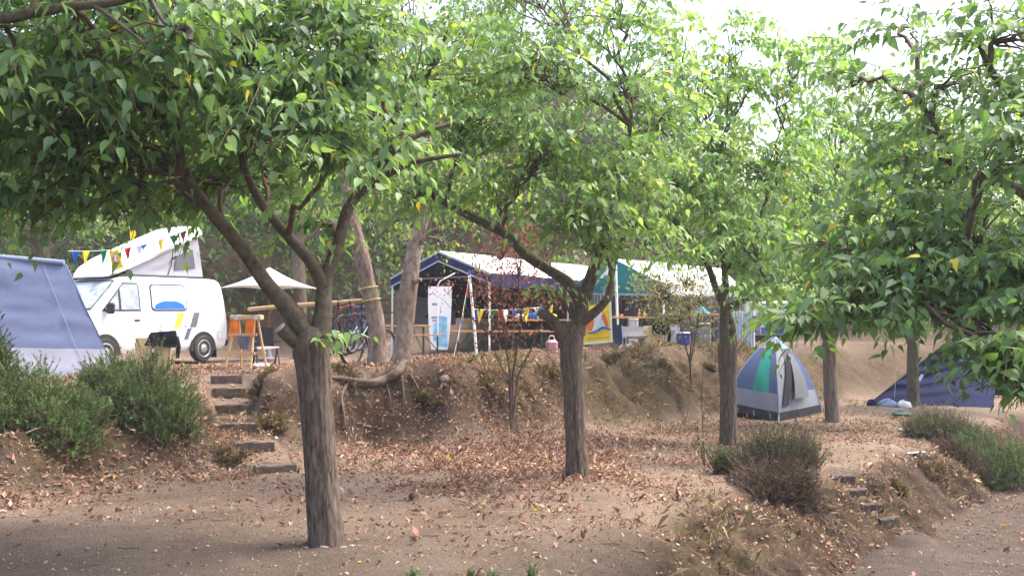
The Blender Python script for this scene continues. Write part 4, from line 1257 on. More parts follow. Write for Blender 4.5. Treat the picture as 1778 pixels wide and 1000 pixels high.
def litter():
    N = 420000
    x = rng.uniform(-8, 10.5, N)
    y = rng.uniform(6.3, 25, N)
    inside = np.abs(x) < y * .56
    x, y = x[inside], y[inside]
    h, lo, mo, gr, ku, kl, du, dl = parts_of_ground(x, y)
    g = lambda cx, cy, sx, sy: np.exp(-(((x - cx) / sx) ** 2 + ((y - cy) / sy) ** 2))
    w = .022 + 1.8 * g(-.4, 13.6, 1.9, 2.2) + 1.0 * g(-1.2, 16.3, 2.2, 1.6) + .5 * g(.8, 11.8, 1.4, 1.6)
    w += .9 * g(-3.6, 11.6, .8, .9) + .7 * g(-5.2, 9.8, 1.3, .6) + .6 * (ku > .01) * (ku < .98) * (x < -2.6)
    w += .38 * g(3.2, 16.5, 2.8, 2.4) + .25 * g(5.5, 19, 2.5, 2.5) + .22 * g(0, 9.2, 1.8, 1.0)
    w += .35 * (kl > .05) * (kl < .95) * (y > 10.8) + .5 * ((kl > .93) & (kl < .995)) + .04 * (kl >= .995) + .30 * ((ku > .97) & (y < 22))
    w *= np.clip(.85 + .95 * fbm(x * 1.1, y * 1.1, 77, 4), .06, 2.2)
    w = np.where((g(-.75, 15.7, .6, .4) > .5), w * .3, w)
    w += .6 * (ku > .03) * (ku < .97) * (x > -2.6) * (x < 1.2)
    k = rng.random(len(x)) < np.clip(w, 0, 1.15) * .66
    x, y, h = x[k], y[k], h[k]
    n = len(x)
    B = np.stack([x, y, h + rng.uniform(.004, .022, n)], -1)
    nr = slope_normal(x, y) + rng.normal(0, .33, (n, 3))
    d = rng.normal(0, 1, (n, 3))
    pal = np.array([(.36, .205, .14), (.41, .25, .175), (.27, .145, .098), (.46, .32, .235), (.17, .095, .068), (.52, .41, .32), (.33, .17, .12)])
    pr = np.array([.24, .22, .17, .15, .08, .05, .09])
    t = pal[rng.choice(len(pal), n, p=pr)] * rng.uniform(.6, 1.05, (n, 1))
    ye = rng.random(n) < .006
    t[ye] = (.72, .52, .08)
    L = np.clip(np.exp(rng.normal(-2.95, .38, n)), .022, .12) * np.where(rng.random(n) < .25, .6, 1)
    V, F = leaf_mesh_arrays(B, d, nr, L, rng.uniform(.6, 1.0, n), rng.uniform(-.3, 1.0, n))
    m = 90000
    xs, ys = rng.uniform(-6.5, 9, m), rng.uniform(6.3, 20, m)
    kk = np.abs(xs) < ys * .55
    xs, ys = xs[kk], ys[kk]
    hs = HV(xs, ys)
    m = len(xs)
    V2, F2 = leaf_mesh_arrays(np.stack([xs, ys, hs + .004], -1), rng.normal(0, 1, (m, 3)), np.array([0, 0, 1.0]) + rng.normal(0, .35, (m, 3)), rng.uniform(.007, .026, m), rng.uniform(.4, 1.0, m))
    t2 = pal[rng.choice(len(pal), m)] * rng.uniform(.25, 1.0, (m, 1))
    F = [np.vstack([F[0], F2[0] + len(V)])]
    V = np.vstack([V, V2])
    t = np.vstack([t, t2])
    o = mesh_np("leaf_litter", V, F, M['litter'], np.repeat(t, len(ST_), 0))
    tag(o, "fallen reddish brown leaves strewn over the earth", "leaves", kind="stuff")
    return n
n_litter = litter()

def dry_grass():
    N = 330000
    x = rng.uniform(-7.5, 10.5, N)
    y = rng.uniform(6.3, 26, N)
    inside = np.abs(x) < y * .56
    x, y = x[inside], y[inside]
    h, lo, mo, gr, ku, kl, du, dl = parts_of_ground(x, y)
    su, sl = 4 * ku * (1 - ku), 4 * kl * (1 - kl)
    f = fbm(x * 1.5, y * 1.5, 35, 3)
    w = su * (.45 + .55 * sstep(-.5, 1.5, x)) + sl * .42 + .6 * ((ku > .85) & (ku < .999) & (x > -3.2)) + .25 * ((kl > .01) & (kl < .1))
    w *= np.clip(.35 + 1.3 * f, 0, 1.4)
    w += .10 * (x > 1.2) * (kl < .01) * (ku < .02) * (f > .25) * (y > 14)
    k = rng.random(len(x)) < np.clip(w, 0, 1) * .95
    x, y, h = x[k], y[k], h[k]
    n = len(x)
    B = np.stack([x, y, h - .005], -1)
    d = slope_normal(x, y) * .5 + np.array([0, 0, .35]) + rng.normal(0, .42, (n, 3))
    d = nrm(d)
    s = nrm(np.cross(d, rng.normal(0, 1, (n, 3))))
    L = rng.uniform(.04, .15, n)[:, None] * np.where(rng.random(n) < .12, 1.7, 1)[:, None]
    lip = ((ku[k] > .8) & (ku[k] < .995))[:, None]
    L = L * np.where(lip, 1.6, 1.0)
    wd_ = .0048 * np.clip((y - 5.5) / 9, .28, 1)[:, None]
    bend = nrm(rng.normal(0, 1, (n, 3))) * L * .35
    V = np.stack([B - s * wd_, B + s * wd_, B + d * L * .6 + bend * .3 + s * wd_ * .6, B + d * L + bend - np.array([0, 0, .25]) * L], 1).reshape(-1, 3)
    i = np.arange(n)[:, None] * 4
    F = np.vstack([i + np.array([[0, 1, 2]]), i + np.array([[0, 2, 3]])])
    pal = np.array([(.33, .25, .15), (.26, .19, .10), (.20, .155, .075), (.14, .12, .055), (.40, .32, .21)])
    t = pal[rng.integers(0, len(pal), n)] * rng.uniform(.75, 1.2, (n, 1))
    gm = rng.random(n) < .05
    t[gm] = (.10, .16, .05)
    o = mesh_np("dry_grass", V, F, M['straw'], np.repeat(t, 4, 0))
    tag(o, "straw-coloured dry grass on the banks", "grass", kind="stuff")
dry_grass()

def crumbs():
    """small clods, pebbles and twig bits"""
    n = 12000
    x = rng.uniform(-6, 8.5, n)
    y = rng.uniform(6.3, 20, n)
    h, lo, mo, gr, ku, kl, du, dl = parts_of_ground(x, y)
    ico = np.array([(1, 0, 0), (-1, 0, 0), (0, 1, 0), (0, -1, 0), (0, 0, 1), (0, 0, -1)], float)
    fc = np.array([(0, 2, 4), (2, 1, 4), (1, 3, 4), (3, 0, 4), (2, 0, 5), (1, 2, 5), (3, 1, 5), (0, 3, 5)])
    sz = np.exp(rng.normal(-5.0, .55, n))
    onb = (4 * ku * (1 - ku) > .3) | (4 * kl * (1 - kl) > .3)
    sz = np.minimum(np.where(onb & (rng.random(n) < .35), sz * 2.4, sz), .026)
    R = ico[None] * sz[:, None, None] * rng.uniform(.6, 1.4, (n, 6, 1)) * np.array([1, 1, .6])
    a = rng.uniform(0, 6.28, n)
    ca, sa = np.cos(a)[:, None], np.sin(a)[:, None]
    R = np.stack([R[..., 0] * ca - R[..., 1] * sa, R[..., 0] * sa + R[..., 1] * ca, R[..., 2]], -1)
    V = (np.stack([x, y, h + sz * .2], -1)[:, None] + R).reshape(-1, 3)
    F = (fc[None] + (np.arange(n) * 6)[:, None, None]).reshape(-1, 3)
    t = np.array([(.26, .19, .14), (.34, .27, .21), (.18, .12, .085), (.45, .40, .36)])[rng.choice(4, n, p=[.4, .3, .22, .08])]
    o = mesh_np("gravel", V, F, M['litter'], np.repeat(t, 6, 0))
    tag(o, "small clods and pebbles lying on the packed earth", "gravel", kind="stuff")
    pol, rad = [], []
    for i in range(420):
        X, Y = rng.uniform(-5.5, 8), rng.uniform(6.5, 19)
        L, a = rng.uniform(.06, .28), rng.uniform(0, 6.28)
        q = np.array([[X + math.cos(a) * L * t, Y + math.sin(a) * L * t, 0] for t in np.linspace(-.5, .5, 5)]) + rng.normal(0, .008, (5, 3))
        q[:, 2] = HV(q[:, 0], q[:, 1]) + .008
        pol.append(q)
        rad.append((rng.uniform(.002, .006), .0015))
    V, F = tubes_np(pol, rad, 5)
    tag(mesh_np("twig_litter", V, F, M['twig'], smooth=True), "broken twigs scattered on the ground", "twigs", kind="stuff")
crumbs()

# ------------------------------------------------------------------ stairs
def stairs(name, label, pts, widths, heads, mat='sleeper'):
    root = thing(name, pts[0], label, "stairs")
    c = np.array(root.location)
    for k, (p, w, a) in enumerate(zip(pts, widths, heads)):
        mb = MB()
        # worn sleeper: a bar whose edges wander a little
        V, n = [], 9
        for i in range(n):
            s = (i / (n - 1) - .5) * w
            j = [random.gauss(0, .006) for _ in range(6)]
            cx, cy = p[0] - c[0] + math.cos(a) * s, p[1] - c[1] + math.sin(a) * s
            nx_, ny_ = -math.sin(a), math.cos(a)
            z = p[2] - c[2]
            for (o, h) in ((-.055 + j[0], -.14), (-.06 + j[1], -.012 + j[4]), (-.045, .004 + j[2]), (.05 + j[3], .004 + j[2]), (.06, -.012 + j[5]), (.055, -.14)):
                V.append((cx + nx_ * o, cy + ny_ * o, z + h))
        F = []
        for i in range(n - 1):
            for q in range(6):
                F.append((i * 6 + q, i * 6 + (q + 1) % 6, (i + 1) * 6 + (q + 1) % 6, (i + 1) * 6 + q))
        F += [tuple(range(5, -1, -1)), tuple(range((n - 1) * 6, n * 6))]
        mb.add(V, F).build("sleeper", M[mat], root)
    return root
hd = math.atan2(STEP3[-1][1] - STEP3[0][1], STEP3[-1][0] - STEP3[0][0]) - math.pi / 2
stairs("earth_stairs", "earth stairs with wooden sleepers climbing the bank left of the big trunk", STEP3, [.50, .50, .48, .50, .50, .5], [hd * .4 + .28, hd * .4 + .1, hd * .3, hd * .3 - .05, hd * .3, hd * .3])
stairs("earth_stairs", "short dark steps cut into the lower bank beside the path", [np.array(q) for q in LSTEP], [.30, .32, .32, .30, .32], [.5, .4, .3, .2, .15], 'darksleeper')

# ------------------------------------------------------------------ large blue tent, left
def wav(a, b, c, d, m, n, amp=.02, seed=0, freq=3.0, sag=0.0):
    """bilinear patch a-b-c-d (a->b along u, a->d along v) with cloth waviness"""
    a, b, c, d = [np.asarray(q, float) for q in (a, b, c, d)]
    u, v = np.meshgrid(np.linspace(0, 1, m), np.linspace(0, 1, n), indexing='ij')
    g = (a * ((1 - u) * (1 - v))[..., None] + b * (u * (1 - v))[..., None] + c * (u * v)[..., None] + d * ((1 - u) * v)[..., None])
    nn_ = nrm(np.cross(b - a, d - a))
    w = fbm(u * freq + seed * 3.1, v * freq + seed, seed, 3) * amp * (np.sin(np.pi * u) * .6 + .4) * (np.sin(np.pi * v) * .5 + .5)
    g = g + nn_ * w[..., None]
    g[..., 2] -= sag * np.sin(np.pi * u) * np.sin(np.pi * v)
    return g

z0 = H(-8, 16.4)
tl = thing("frame_tent", (-8.2, 17.4, z0), "large blue-grey frame tent with pale mud wall at the left edge", "tent")
c0 = np.array(tl.location)
fbl, fbr = np.array([-13.2, 15.4, z0]), OG(206, 16.4)
top_r, top_l = P(112, 458, 17.3), np.array([-13.4, 16.8, z0 + 2.45])
bbr = OG(196, 19.4)
def lerp(a, b, t): return np.asarray(a) + (np.asarray(b) - np.asarray(a)) * t
k = .235
MB().sheet(wav(fbl, fbr, lerp(fbr, top_r, k), lerp(fbl, top_l, k), 26, 6, .05, 3, 7) - c0, .006).build("mud_wall", M['tentgrey'], tl, True)
MB().sheet(wav(lerp(fbl, top_l, k) + [0, .012, 0], lerp(fbr, top_r, k) + [0, .012, 0], top_r, top_l, 40, 26, .13, 5, 3.2) - c0, .006).build("front_panel", M['tentblue'], tl, True)
MB().sheet(wav(fbr + [.006, .01, 0], bbr, lerp(bbr, top_r, .97) + [.01, 0, 0], top_r + [.004, .01, 0], 12, 14, .04, 6, 2.5) - c0, .006).build("end_panel", M['tentblue'], tl, True)
MB().tube([top_l - c0 + [0, -.02, .02], lerp(top_l, top_r, .5) - c0 + [0, -.02, .0], top_r - c0 + [0, -.01, .02]], .045, 8).build("ridge_trim", M['tentpale'], tl, True)
MB().sheet(wav(top_l + [0, .04, 0], top_r + [0, .04, 0], OG(150, 19.6), np.array([-14, 19.8, z0]), 14, 10, .06, 8, 2.5) - c0, .006).build("rear_panel", M['tentblue'], tl, True)
MB().tube([fbl - c0 + [0, -.03, .015], lerp(fbl, fbr, .5) - c0 + [0, -.04, .0], fbr - c0 + [0, -.03, .015]], .02, 6).build("groundsheet_edge", M['tentblue'], tl)
for t in (.52, .74, .93):
    sm = [lerp(lerp(fbl, fbr, t), lerp(top_l, top_r, t), v_) - c0 + [0, -.02, .01] for v_ in np.linspace(.0, 1, 12)]
    MB().tube(sm, .004, 5).build("seam", M['tentpale'], tl, True)
for t in (.62, .80):
    a = lerp(fbl, fbr, t)
    MB().tube([a - c0 + [0, -.02, .02], a - c0 + [.05, -.35, -.02]], .006, 5).build("guy_loop", M['darkc'], tl)

# ------------------------------------------------------------------ campervan
def campervan():
    ang = math.radians(180 + 62)
    rear = OG(372, 24.4)
    rear = np.array([-7.77, 24.45, 0])
    rear[2] = H(-8.4, 23.2) + .03
    v = thing("campervan", rear, "white campervan with raised pop-up roof and yellow-grey stripes", "van", rz=ang)
    v.rotation_euler[1] = .022
    SL = np.array([(.28, .10, 4.40, .86), (.36, .04, 4.50, .91), (.55, .0, 4.55, .945), (.80, 0, 4.54, .955), (.95, .01, 4.47, .955), (1.05, .02, 4.30, .95), (1.14, .03, 4.05, .945), (1.20, .035, 3.90, .935),
                   (1.35, .045, 3.75, .915), (1.50, .06, 3.59, .895), (1.65, .08, 3.43, .87), (1.80, .10, 3.27, .84), (1.90, .14, 3.13, .80), (1.96, .20, 2.98, .74), (1.985, .36, 2.75, .62)])
    wz = lambda z: float(np.interp(z, SL[:, 0], SL[:, 3]))
    sf = lambda z: float(np.interp(z, SL[:, 0], SL[:, 2]))
    sr = lambda z: float(np.interp(z, SL[:, 0], SL[:, 1]))
    V, F, n = [], [], 0
    zz = sorted(set(list(SL[:, 0]) + list(np.linspace(.4, 1.85, 14))))
    K = 0
    for z in zz:
        a, b, w = sr(z), sf(z), wz(z)
        r1, r2 = .10, .22
        ring = []
        for (cx, cy, r, t0) in ((b - r2, w - r2, r2, 0), (a + r1, w - r1, r1, 90), (a + r1, -w + r1, r1, 180), (b - r2, -w + r2, r2, 270)):
            for t in np.linspace(t0, t0 + 90, 6):
                ring.append((cx + r * math.cos(math.radians(t)), cy + r * math.sin(math.radians(t)), z))
        K = len(ring)
        V += ring
    for i in range(len(zz) - 1):
        for j in range(K):
            F.append((i * K + j, i * K + (j + 1) % K, (i + 1) * K + (j + 1) % K, (i + 1) * K + j))
    F += [tuple(range(K - 1, -1, -1)), tuple(range((len(zz) - 1) * K, len(zz) * K))]
    body = MB().add(V, F).build("body", M['van'], v, True)
    def side(zs, s0, s1, off, mat, name, parent=v, th=.006, sgn=1, m=8):
        G_ = []
        for z in np.linspace(zs[0], zs[1], m):
            t = (z - zs[0]) / (zs[1] - zs[0])
            a, b = s0(z, t), s1(z, t)
            G_.append([(s, sgn * (wz(z) + off), z) for s in np.linspace(a, b, 6)])
        return MB().sheet(G_, th).build(name, mat, parent, True)
    rc = lambda t, r: r * (1 - math.sqrt(max(0, 1 - (1 - min(t, 1 - t) / .16) ** 2))) if min(t, 1 - t) < .16 else 0.0
    for sgn in (1, -1):
        for nm, a, b, mat in (("window", 1.33, 2.33, 'glassblue'),):
            w_ = side((1.20, 1.82), lambda z, t: a - .03 + rc(t, .08), lambda z, t: b + .03 - rc(t, .08), .004, M['black'], "window", sgn=sgn, m=16)
            side((1.235, 1.785), lambda z, t: a + rc(t, .07), lambda z, t: b - rc(t, .07), .012, M[mat], "pane", w_, sgn=sgn, m=16)
            if sgn == 1:
                side((1.25, 1.43), lambda z, t: a + .06 + .26 * t ** 3, lambda z, t: b - .06 - .30 * t ** 3, .019, M['bluebag'], "quilt_behind_glass", w_, sgn=sgn, m=8, th=.004)
        fs = lambda z: 3.72 - (z - 1.2) * .98
        d_ = side((.42, 1.88), lambda z, t: 2.58, lambda z, t: min(3.80, fs(max(z, 1.14)) + .06), .003, M['van'], "door", sgn=sgn, m=18)
        fr = side((1.20, 1.83), lambda z, t: 2.66 + rc(t, .05) * (1 if t > .5 else 0), lambda z, t: fs(z) - .02, .010, M['black'], "window_frame", d_, sgn=sgn, m=14)
        side((1.235, 1.79), lambda z, t: 2.70, lambda z, t: min(3.19, fs(z) - .05), .017, M['glassdark'], "pane", d_, sgn=sgn, m=12)
        side((1.235, 1.66), lambda z, t: 3.25, lambda z, t: max(3.26, fs(z) - .06), .017, M['glassdark'], "quarter_pane", d_, sgn=sgn, m=12)
        side((.98, 1.02), lambda z, t: 2.70, lambda z, t: 2.86, .018, M['black'], "handle", d_, sgn=sgn, m=3)
        for s in (1.18, 2.52):
            side((.42, 1.86), lambda z, t: s, lambda z, t: s + .012, .004, M['greyp'], "panel_seam", sgn=sgn, m=10, th=.003)
        # pressed rear panel outline
        for (a, b, z1, z2) in ((.30, 1.05, 1.235, 1.245), (.30, 1.05, 1.80, 1.81), (.30, .31, 1.235, 1.81), (1.05, 1.06, 1.235, 1.81)):
            side((z1, z2), lambda z, t: a, lambda z, t: b, .0035, M['greyp'], "pressing", sgn=sgn, m=4, th=.002)
        for a, mat in ((1.46, 'yellowp'), (1.24, 'greyp'), (.98, 'darkp')):
            side((.83, 1.17), lambda z, t: a - .02 - .13 * t + .10, lambda z, t: a + .17 - .13 * t + .10 - (.05 if mat == 'greyp' else 0), .008, M[mat], "stripe", sgn=sgn, m=6, th=.003)
        side((.55, .80), lambda z, t: 1.30 - .10 * t, lambda z, t: 1.42 - .10 * t, .008, M['darkp'], "stripe", sgn=sgn, m=5, th=.003)
        side((.52, .70), lambda z, t: .20, lambda z, t: .38, .005, M['greyp'], "fuel_flap", sgn=sgn, m=4, th=.003)
        side((.528, .692), lambda z, t: .208, lambda z, t: .372, .008, M['van'], "fuel_flap", sgn=sgn, m=4, th=.003)
        for s in (.83, 3.62):
            arch = [(s + .40 * math.cos(t), sgn * (.93), .30 + .42 * math.sin(t)) for t in np.linspace(0, math.pi, 18)] + [(s - .40, sgn * .93, .26), (s + .40, sgn * .93, .26)]
            MB().prism(arch, (0, sgn * .032, 0)).build("wheel_arch", M['black'], v)
            w_ = MB().lathe([(.20, -.09), (.29, -.095), (.315, -.06), (.318, 0), (.315, .06), (.29, .095), (.20, .09)], (s, sgn * .89, .318), 32, 'Y').build("wheel", M['tyre'], v, True)
            MB().lathe([(.205, -.05), (.21, 0), (.205, .096), (.19, .099), (.165, .07), (.11, .075), (.085, .10), (.03, .11)] if sgn > 0 else [(.03, -.11), (.085, -.10), (.11, -.075), (.165, -.07), (.19, -.099), (.205, -.096), (.21, 0), (.205, .05)], (s, sgn * .89, .318), 24, 'Y').build("rim", M['steel'], w_, True)
        MB().box((3.58, sgn * 1.08, 1.26), (.10, .20, .24), bev=.03).tube([(3.55, sgn * .90, 1.18), (3.58, sgn * 1.05, 1.22)], .02).build("mirror", M['black'], v, True)
        MB().box((.02, sgn * .80, .95), (.05, .16, .42), bev=.02).build("tail_light", M['red'], v, True)
        MB().box((4.50, sgn * .66, .80), (.10, .34, .17), bev=.03).build("headlight", M['steel'], v, True)
    # windscreen on the sloping front
    def front(z1, z2, k, off, mat, nm, m=10, th=.008, parent=v):
        G_ = []
        for z in np.linspace(z1, z2, m):
            w = (wz(z) - .22) * k + .10
            G_.append([(sf(z) + off - .035 * (abs(y) / w) ** 3, y, z + .02) for y in np.linspace(-w, w, 12)])
        return MB().sheet(G_, th).build(nm, mat, parent, True)
    ws = front(1.215, 1.86, 1.0, .012, M['black'], "windscreen_seal")
    front(1.245, 1.83, .97, .026, M['glassfoil'], "windscreen", parent=ws)
    MB().box((4.53, 0, .45), (.14, 1.84, .22), bev=.05).build("bumper", M['black'], v, True)
    MB().box((.00, 0, .45), (.14, 1.80, .18), bev=.05).build("bumper", M['black'], v, True)
    MB().box((4.515, 0, .80), (.06, .95, .18), bev=.02).build("grille", M['black'], v, True)
    for s in (-1, 1):
        MB().box((.38, s * .78, .20), (.02, .30, .22), bev=.004).build("mudflap", M['black'], v)
    # roof seam and raised pop-up roof hinged at the front
    MB().box((1.75, 0, 2.0), (2.5, 1.28, .05), bev=.02).build("roof_seal", M['black'], v, True)
    A = math.radians(22.5)
    def hinge(s, y, z):
        """point of the closed lid turned up about the front hinge"""
        dx, dz = 3.02 - s, z
        return (3.02 - (dx * math.cos(A) - dz * math.sin(A)), y, 2.04 + dx * math.sin(A) + dz * math.cos(A))
    V, F = [], []
    st = [(3.30, .48, .02, .035), (3.20, .60, .0, .10), (3.0, .66, .0, .19), (2.6, .69, .0, .25), (1.6, .70, .0, .27), (.6, .69, .0, .26), (.38, .66, .0, .22), (.30, .60, .02, .12)]
    for s, w, b, t in st:
        ring = [(w, b), (w, b + (t - b) * .45), (w * .93, b + (t - b) * .85), (w * .75, t), (0, t + .02), (-w * .75, t), (-w * .93, b + (t - b) * .85), (-w, b + (t - b) * .45), (-w, b)]
        V += [hinge(s, y, z) for y, z in ring]
    n = 9
    for i in range(len(st) - 1):
        for j in range(n):
            F.append((i * n + j, (i + 1) * n + j, (i + 1) * n + (j + 1) % n, i * n + (j + 1) % n))
    F += [tuple(range(n)), tuple(range(len(st) * n - 1, (len(st) - 1) * n - 1, -1))]
    lid = MB().add(V, F).build("pop_up_roof", M['pop'], v, True)
    MB().tube([hinge(3.2, .62, .02), hinge(1.6, .712, .03), hinge(.34, .62, .03)], .014, 6).build("rubber_edge", M['black'], lid)
    for sgn in (1, -1):
        a, b = (2.70, sgn * .60, 2.03), (.50, sgn * .60, 2.03)
        c_, d_ = hinge(.50, sgn * .62, .0), hinge(2.70, sgn * .62, .0)
        be = MB().sheet(wav(a, b, c_, d_, 16, 8, .03, 4, 4), .006).build("bellows", M['greyc'], v, True)
        e = lambda u, t: lerp(lerp(a, b, u), lerp(d_, c_, u), t) + np.array([0, sgn * .018, 0])
        MB().sheet(wav(e(.60, .22), e(.90, .22), e(.90, .72), e(.66, .68), 6, 6, .004, 2), .004).build("mesh_window", M['darkc'], be, True)
        MB().tube([e(.50, .02), e(.56, .35), e(.62, .93)], .012, 5).build("seam", M['black'], be)
    MB().sheet(wav((.50, .598, 2.03), (.50, -.598, 2.03), hinge(.50, -.618, 0), hinge(.50, .618, 0), 10, 8, .03, 9, 3), .006).build("bellows_rear", M['greyc'], v, True)
    return v
campervan()

# ------------------------------------------------------------------ white parasol
q = OG(466, 24.6)
ps = thing("parasol", q, "white square parasol open beside the campervan", "parasol")
ap = P(468, 464, 24.6) - q
hz_ = P(468, 501, 24.6)[2] - q[2]
cor = [np.array([1.22 * math.cos(a), 1.22 * math.sin(a), hz_]) for a in np.radians([190, 280, 10, 100])]
for i in range(4):
    a, b = cor[i], cor[(i + 1) % 4]
    g = []
    for v_ in np.linspace(0, 1, 9):
        row = []
        for u_ in np.linspace(0, 1, 11):
            p_ = lerp(lerp(a, b, u_), ap * .999 + np.array([0, 0, 0]), v_)
            p_[2] += -.06 * math.sin(math.pi * v_) * (1) + .05 * math.sin(math.pi * u_) * (1 - v_)
            row.append(p_)
        g.append(row)
    MB().sheet(g, .006).build("canopy_panel", M['parasol'], ps, True)
    MB().tube([ap - [0, 0, .06], (a + ap) / 2 - [0, 0, .09], a - [0, 0, .02]], .012, 5).build("rib", M['pine'], ps)
MB().tube([(0, 0, 0), (.01, 0, ap[2] * .5), ap + [0, 0, .05]], .024, 10).build("pole", M['polered'], ps, True)
MB().lathe([(.03, 0), (.28, 0), (.28, .05), (.10, .08), (.05, .3), (.03, .3)], n=20).build("base", M['greyplast'], ps, True)

# ------------------------------------------------------------------ trestle, rail, bicycles
q = OG(428, 19.0)
tr = thing("trestle", q, "tall pine trestle with orange cloths holding the bicycle rail", "trestle", rz=-.25)
for s, n_ in ((-.2, 1), (.2, 1)):
    for f in (-1, 1):
        MB().tube([(s * 1.35 + f * .02, f * .27, 0), (s, f * .05, .98)], .024, 6).build("leg", M['pine'], tr)
for z, y in ((.30, -.21), (.30, .21), (.66, -.14)):
    MB().box((0, y, z), (.60, .03, .045)).build("crossbar", M['pine'], tr)
MB().box((0, 0, .99), (.66, .15, .09), bev=.012).build("top_beam", M['pine'], tr)
for s in (-.22, .13):
    MB().sheet(wav((s - .09, -.10, .93), (s + .10, -.10, .93), (s + .12, -.15, .60), (s - .07, -.15, .60), 6, 8, .03, int(s * 50) + 9, 3), .006).build("orange_cloth", M['orangec'], tr, True)
for s in (-.19, .24):
    MB().box((s, -.002, .99), (.07, .158, .098)).build("tape_band", M['concrete'], tr)
MB().sheet(wav((-.10, -.17, .63), (.16, -.17, .63), (.12, -.14, .38), (-.04, -.14, .38), 6, 6, .04, 7, 3), .03).build("hung_bag", M['darkp'], tr, True)
rail_a, rail_b = P(432, 537, 19.0), P(642, 521, 17.25)
rl = thing("bicycle_rail", lerp(rail_a, rail_b, .5), "long peeled pole that the bicycles hang from", "pole")
cR = np.array(rl.location)
bark_tube("pole", [rail_a, lerp(rail_a, rail_b, .33) + [0, 0, .01], lerp(rail_a, rail_b, .66), rail_b + [.12, -.0, .01]], [.036, .038, .040, .040], M['pine'], rl, sides=14, ridge=.03, seed=71, lumps=.04)

def bicycle(name, label, col, seat_pt, yaw, roll, group, seed):
    """bicycle hanging by its saddle from the rail; local x forward, z up, origin under the saddle on the ground"""
    b = thing(name, seat_pt, label, "bicycle", group=group)
    b.rotation_euler = (roll, math.radians(-4 + 3 * (seed % 3)), yaw)
    R = .335
    so = np.array([0, 0, -.98])                 # saddle top is the origin
    rw, fw = np.array([-.28, 0, R]) + so, np.array([.76, 0, R]) + so
    bb = np.array([.14, 0, .30]) + so
    st_, hd1, hd2 = np.array([-.02, 0, .82]) + so, np.array([.58, 0, .86]) + so, np.array([.62, 0, .72]) + so
    fr = MB()
    for p_, q_, r_ in ((bb, st_, .017), (st_, hd1, .016), (bb, hd2, .019), (hd1 + (hd1 - hd2) * .2, hd2, .02)):
        fr.tube([p_, q_], r_, 8)
    for y in (-.055, .055):
        fr.tube([bb + [0, y * .6, 0], rw + [0, y, 0]], .010, 6)
        fr.tube([st_ + [0, y * .4, 0], rw + [0, y, 0]], .009, 6)
    fr.build("frame", M[col], b, True)
    fk = MB()
    for y in (-.05, .05):
        fk.tube([hd2 + [0, y, -.02], lerp(hd2, fw, .5) + [.02, y, 0], fw + [0, y, 0]], .012, 6)
    fk.build("fork", M[col], b, True)
    for w in (rw, fw):
        ring = [(w[0] + R * math.cos(t), 0, w[2] + R * math.sin(t)) for t in np.linspace(0, 2 * math.pi, 33)]
        ty = MB().tube(ring, .027, 8, False).build("wheel", M['tyre'], b, True)
        ring = [(w[0] + (R - .03) * math.cos(t), 0, w[2] + (R - .03) * math.sin(t)) for t in np.linspace(0, 2 * math.pi, 33)]
        MB().tube(ring, .011, 6, False).build("rim", M['greyplast'], ty, True)
        sp = MB()
        for t in np.linspace(0, 2 * math.pi, 18, endpoint=False):
            sp.tube([w, (w[0] + (R - .03) * math.cos(t), 0, w[2] + (R - .03) * math.sin(t))], .0016, 3)
        sp.tube([w + [0, -.05, 0], w + [0, .05, 0]], .022, 8).build("spokes", M['steel'], ty)["kind"] = "stuff"
    MB().tube([st_, (-.06, 0, -.05)], .014, 8).build("seat_post", M['black'], b, True)
    sd_ = MB()
    sd_.add([(-.16, -.075, -.02), (-.16, .075, -.02), (-.02, .06, -.02), (.12, .02, -.015), (.12, -.02, -.015), (-.02, -.06, -.02), (-.15, -.07, .025), (-.15, .07, .025), (-.02, .045, .01), (.11, .016, .01), (.11, -.016, .01), (-.02, -.045, .01)],
            [(5, 4, 3, 2, 1, 0), (6, 7, 8, 9, 10, 11), (0, 1, 7, 6), (1, 2, 8, 7), (2, 3, 9, 8), (3, 4, 10, 9), (4, 5, 11, 10), (5, 0, 6, 11)])
    sd_.build("saddle", M['black'], b, True)
    MB().tube([hd1 + [-.01, 0, 0], hd1 + [-.03, 0, .10], hd1 + [.02, 0, .13]], .013, 8).tube([hd1 + [-.02, -.29, .15], hd1 + [.02, -.1, .13], hd1 + [.02, .1, .13], hd1 + [-.02, .29, .15]], .012, 8).build("handlebar", M['black'], b, True)
    MB().lathe([(.03, -.008), (.09, -.005), (.09, .005), (.03, .008)], (bb[0], .045, bb[2]), 20, 'Y').tube([bb + [0, -.09, 0], bb + [.10, -.09, -.13]], .009).tube([bb + [0, .09, 0], bb + [-.10, .09, .13]], .009).build("crankset", M['steel'], b, True)
    for s, e in ((-.12, (.10, -.13)), (.12, (-.10, .13))):
        MB().box(bb + [e[0], s, e[1]], (.09, .06, .02)).build("pedal", M['black'], b)
    return b
for k, (px, py, col, yaw, rl_, lab) in enumerate([(590, 517, 'bikered', 70, .10, "red and black bicycle hung leftmost on the pole behind the big trunk"), (610, 516, 'bikeblue', 66, -.05, "blue bicycle hanging in the middle of the pole"),
                                              (630, 515, 'bikeblue', 76, .08, "dark blue bicycle hung nearest the leaning pale trunk")]):
    bicycle("bicycle", lab, col, P(px, py, 17.35 - .02 * k) + [0, 0, -.02], math.radians(yaw + 0), rl_, "bicycles hung by their saddles", k)
bz = OG(630, 18.4)
bicycle("bicycle", "dark bicycle parked behind the leaning pale trunk", 'bikedark', bz + [0, 0, .97], math.radians(62), .06, None, 4).rotation_euler[1] = 0

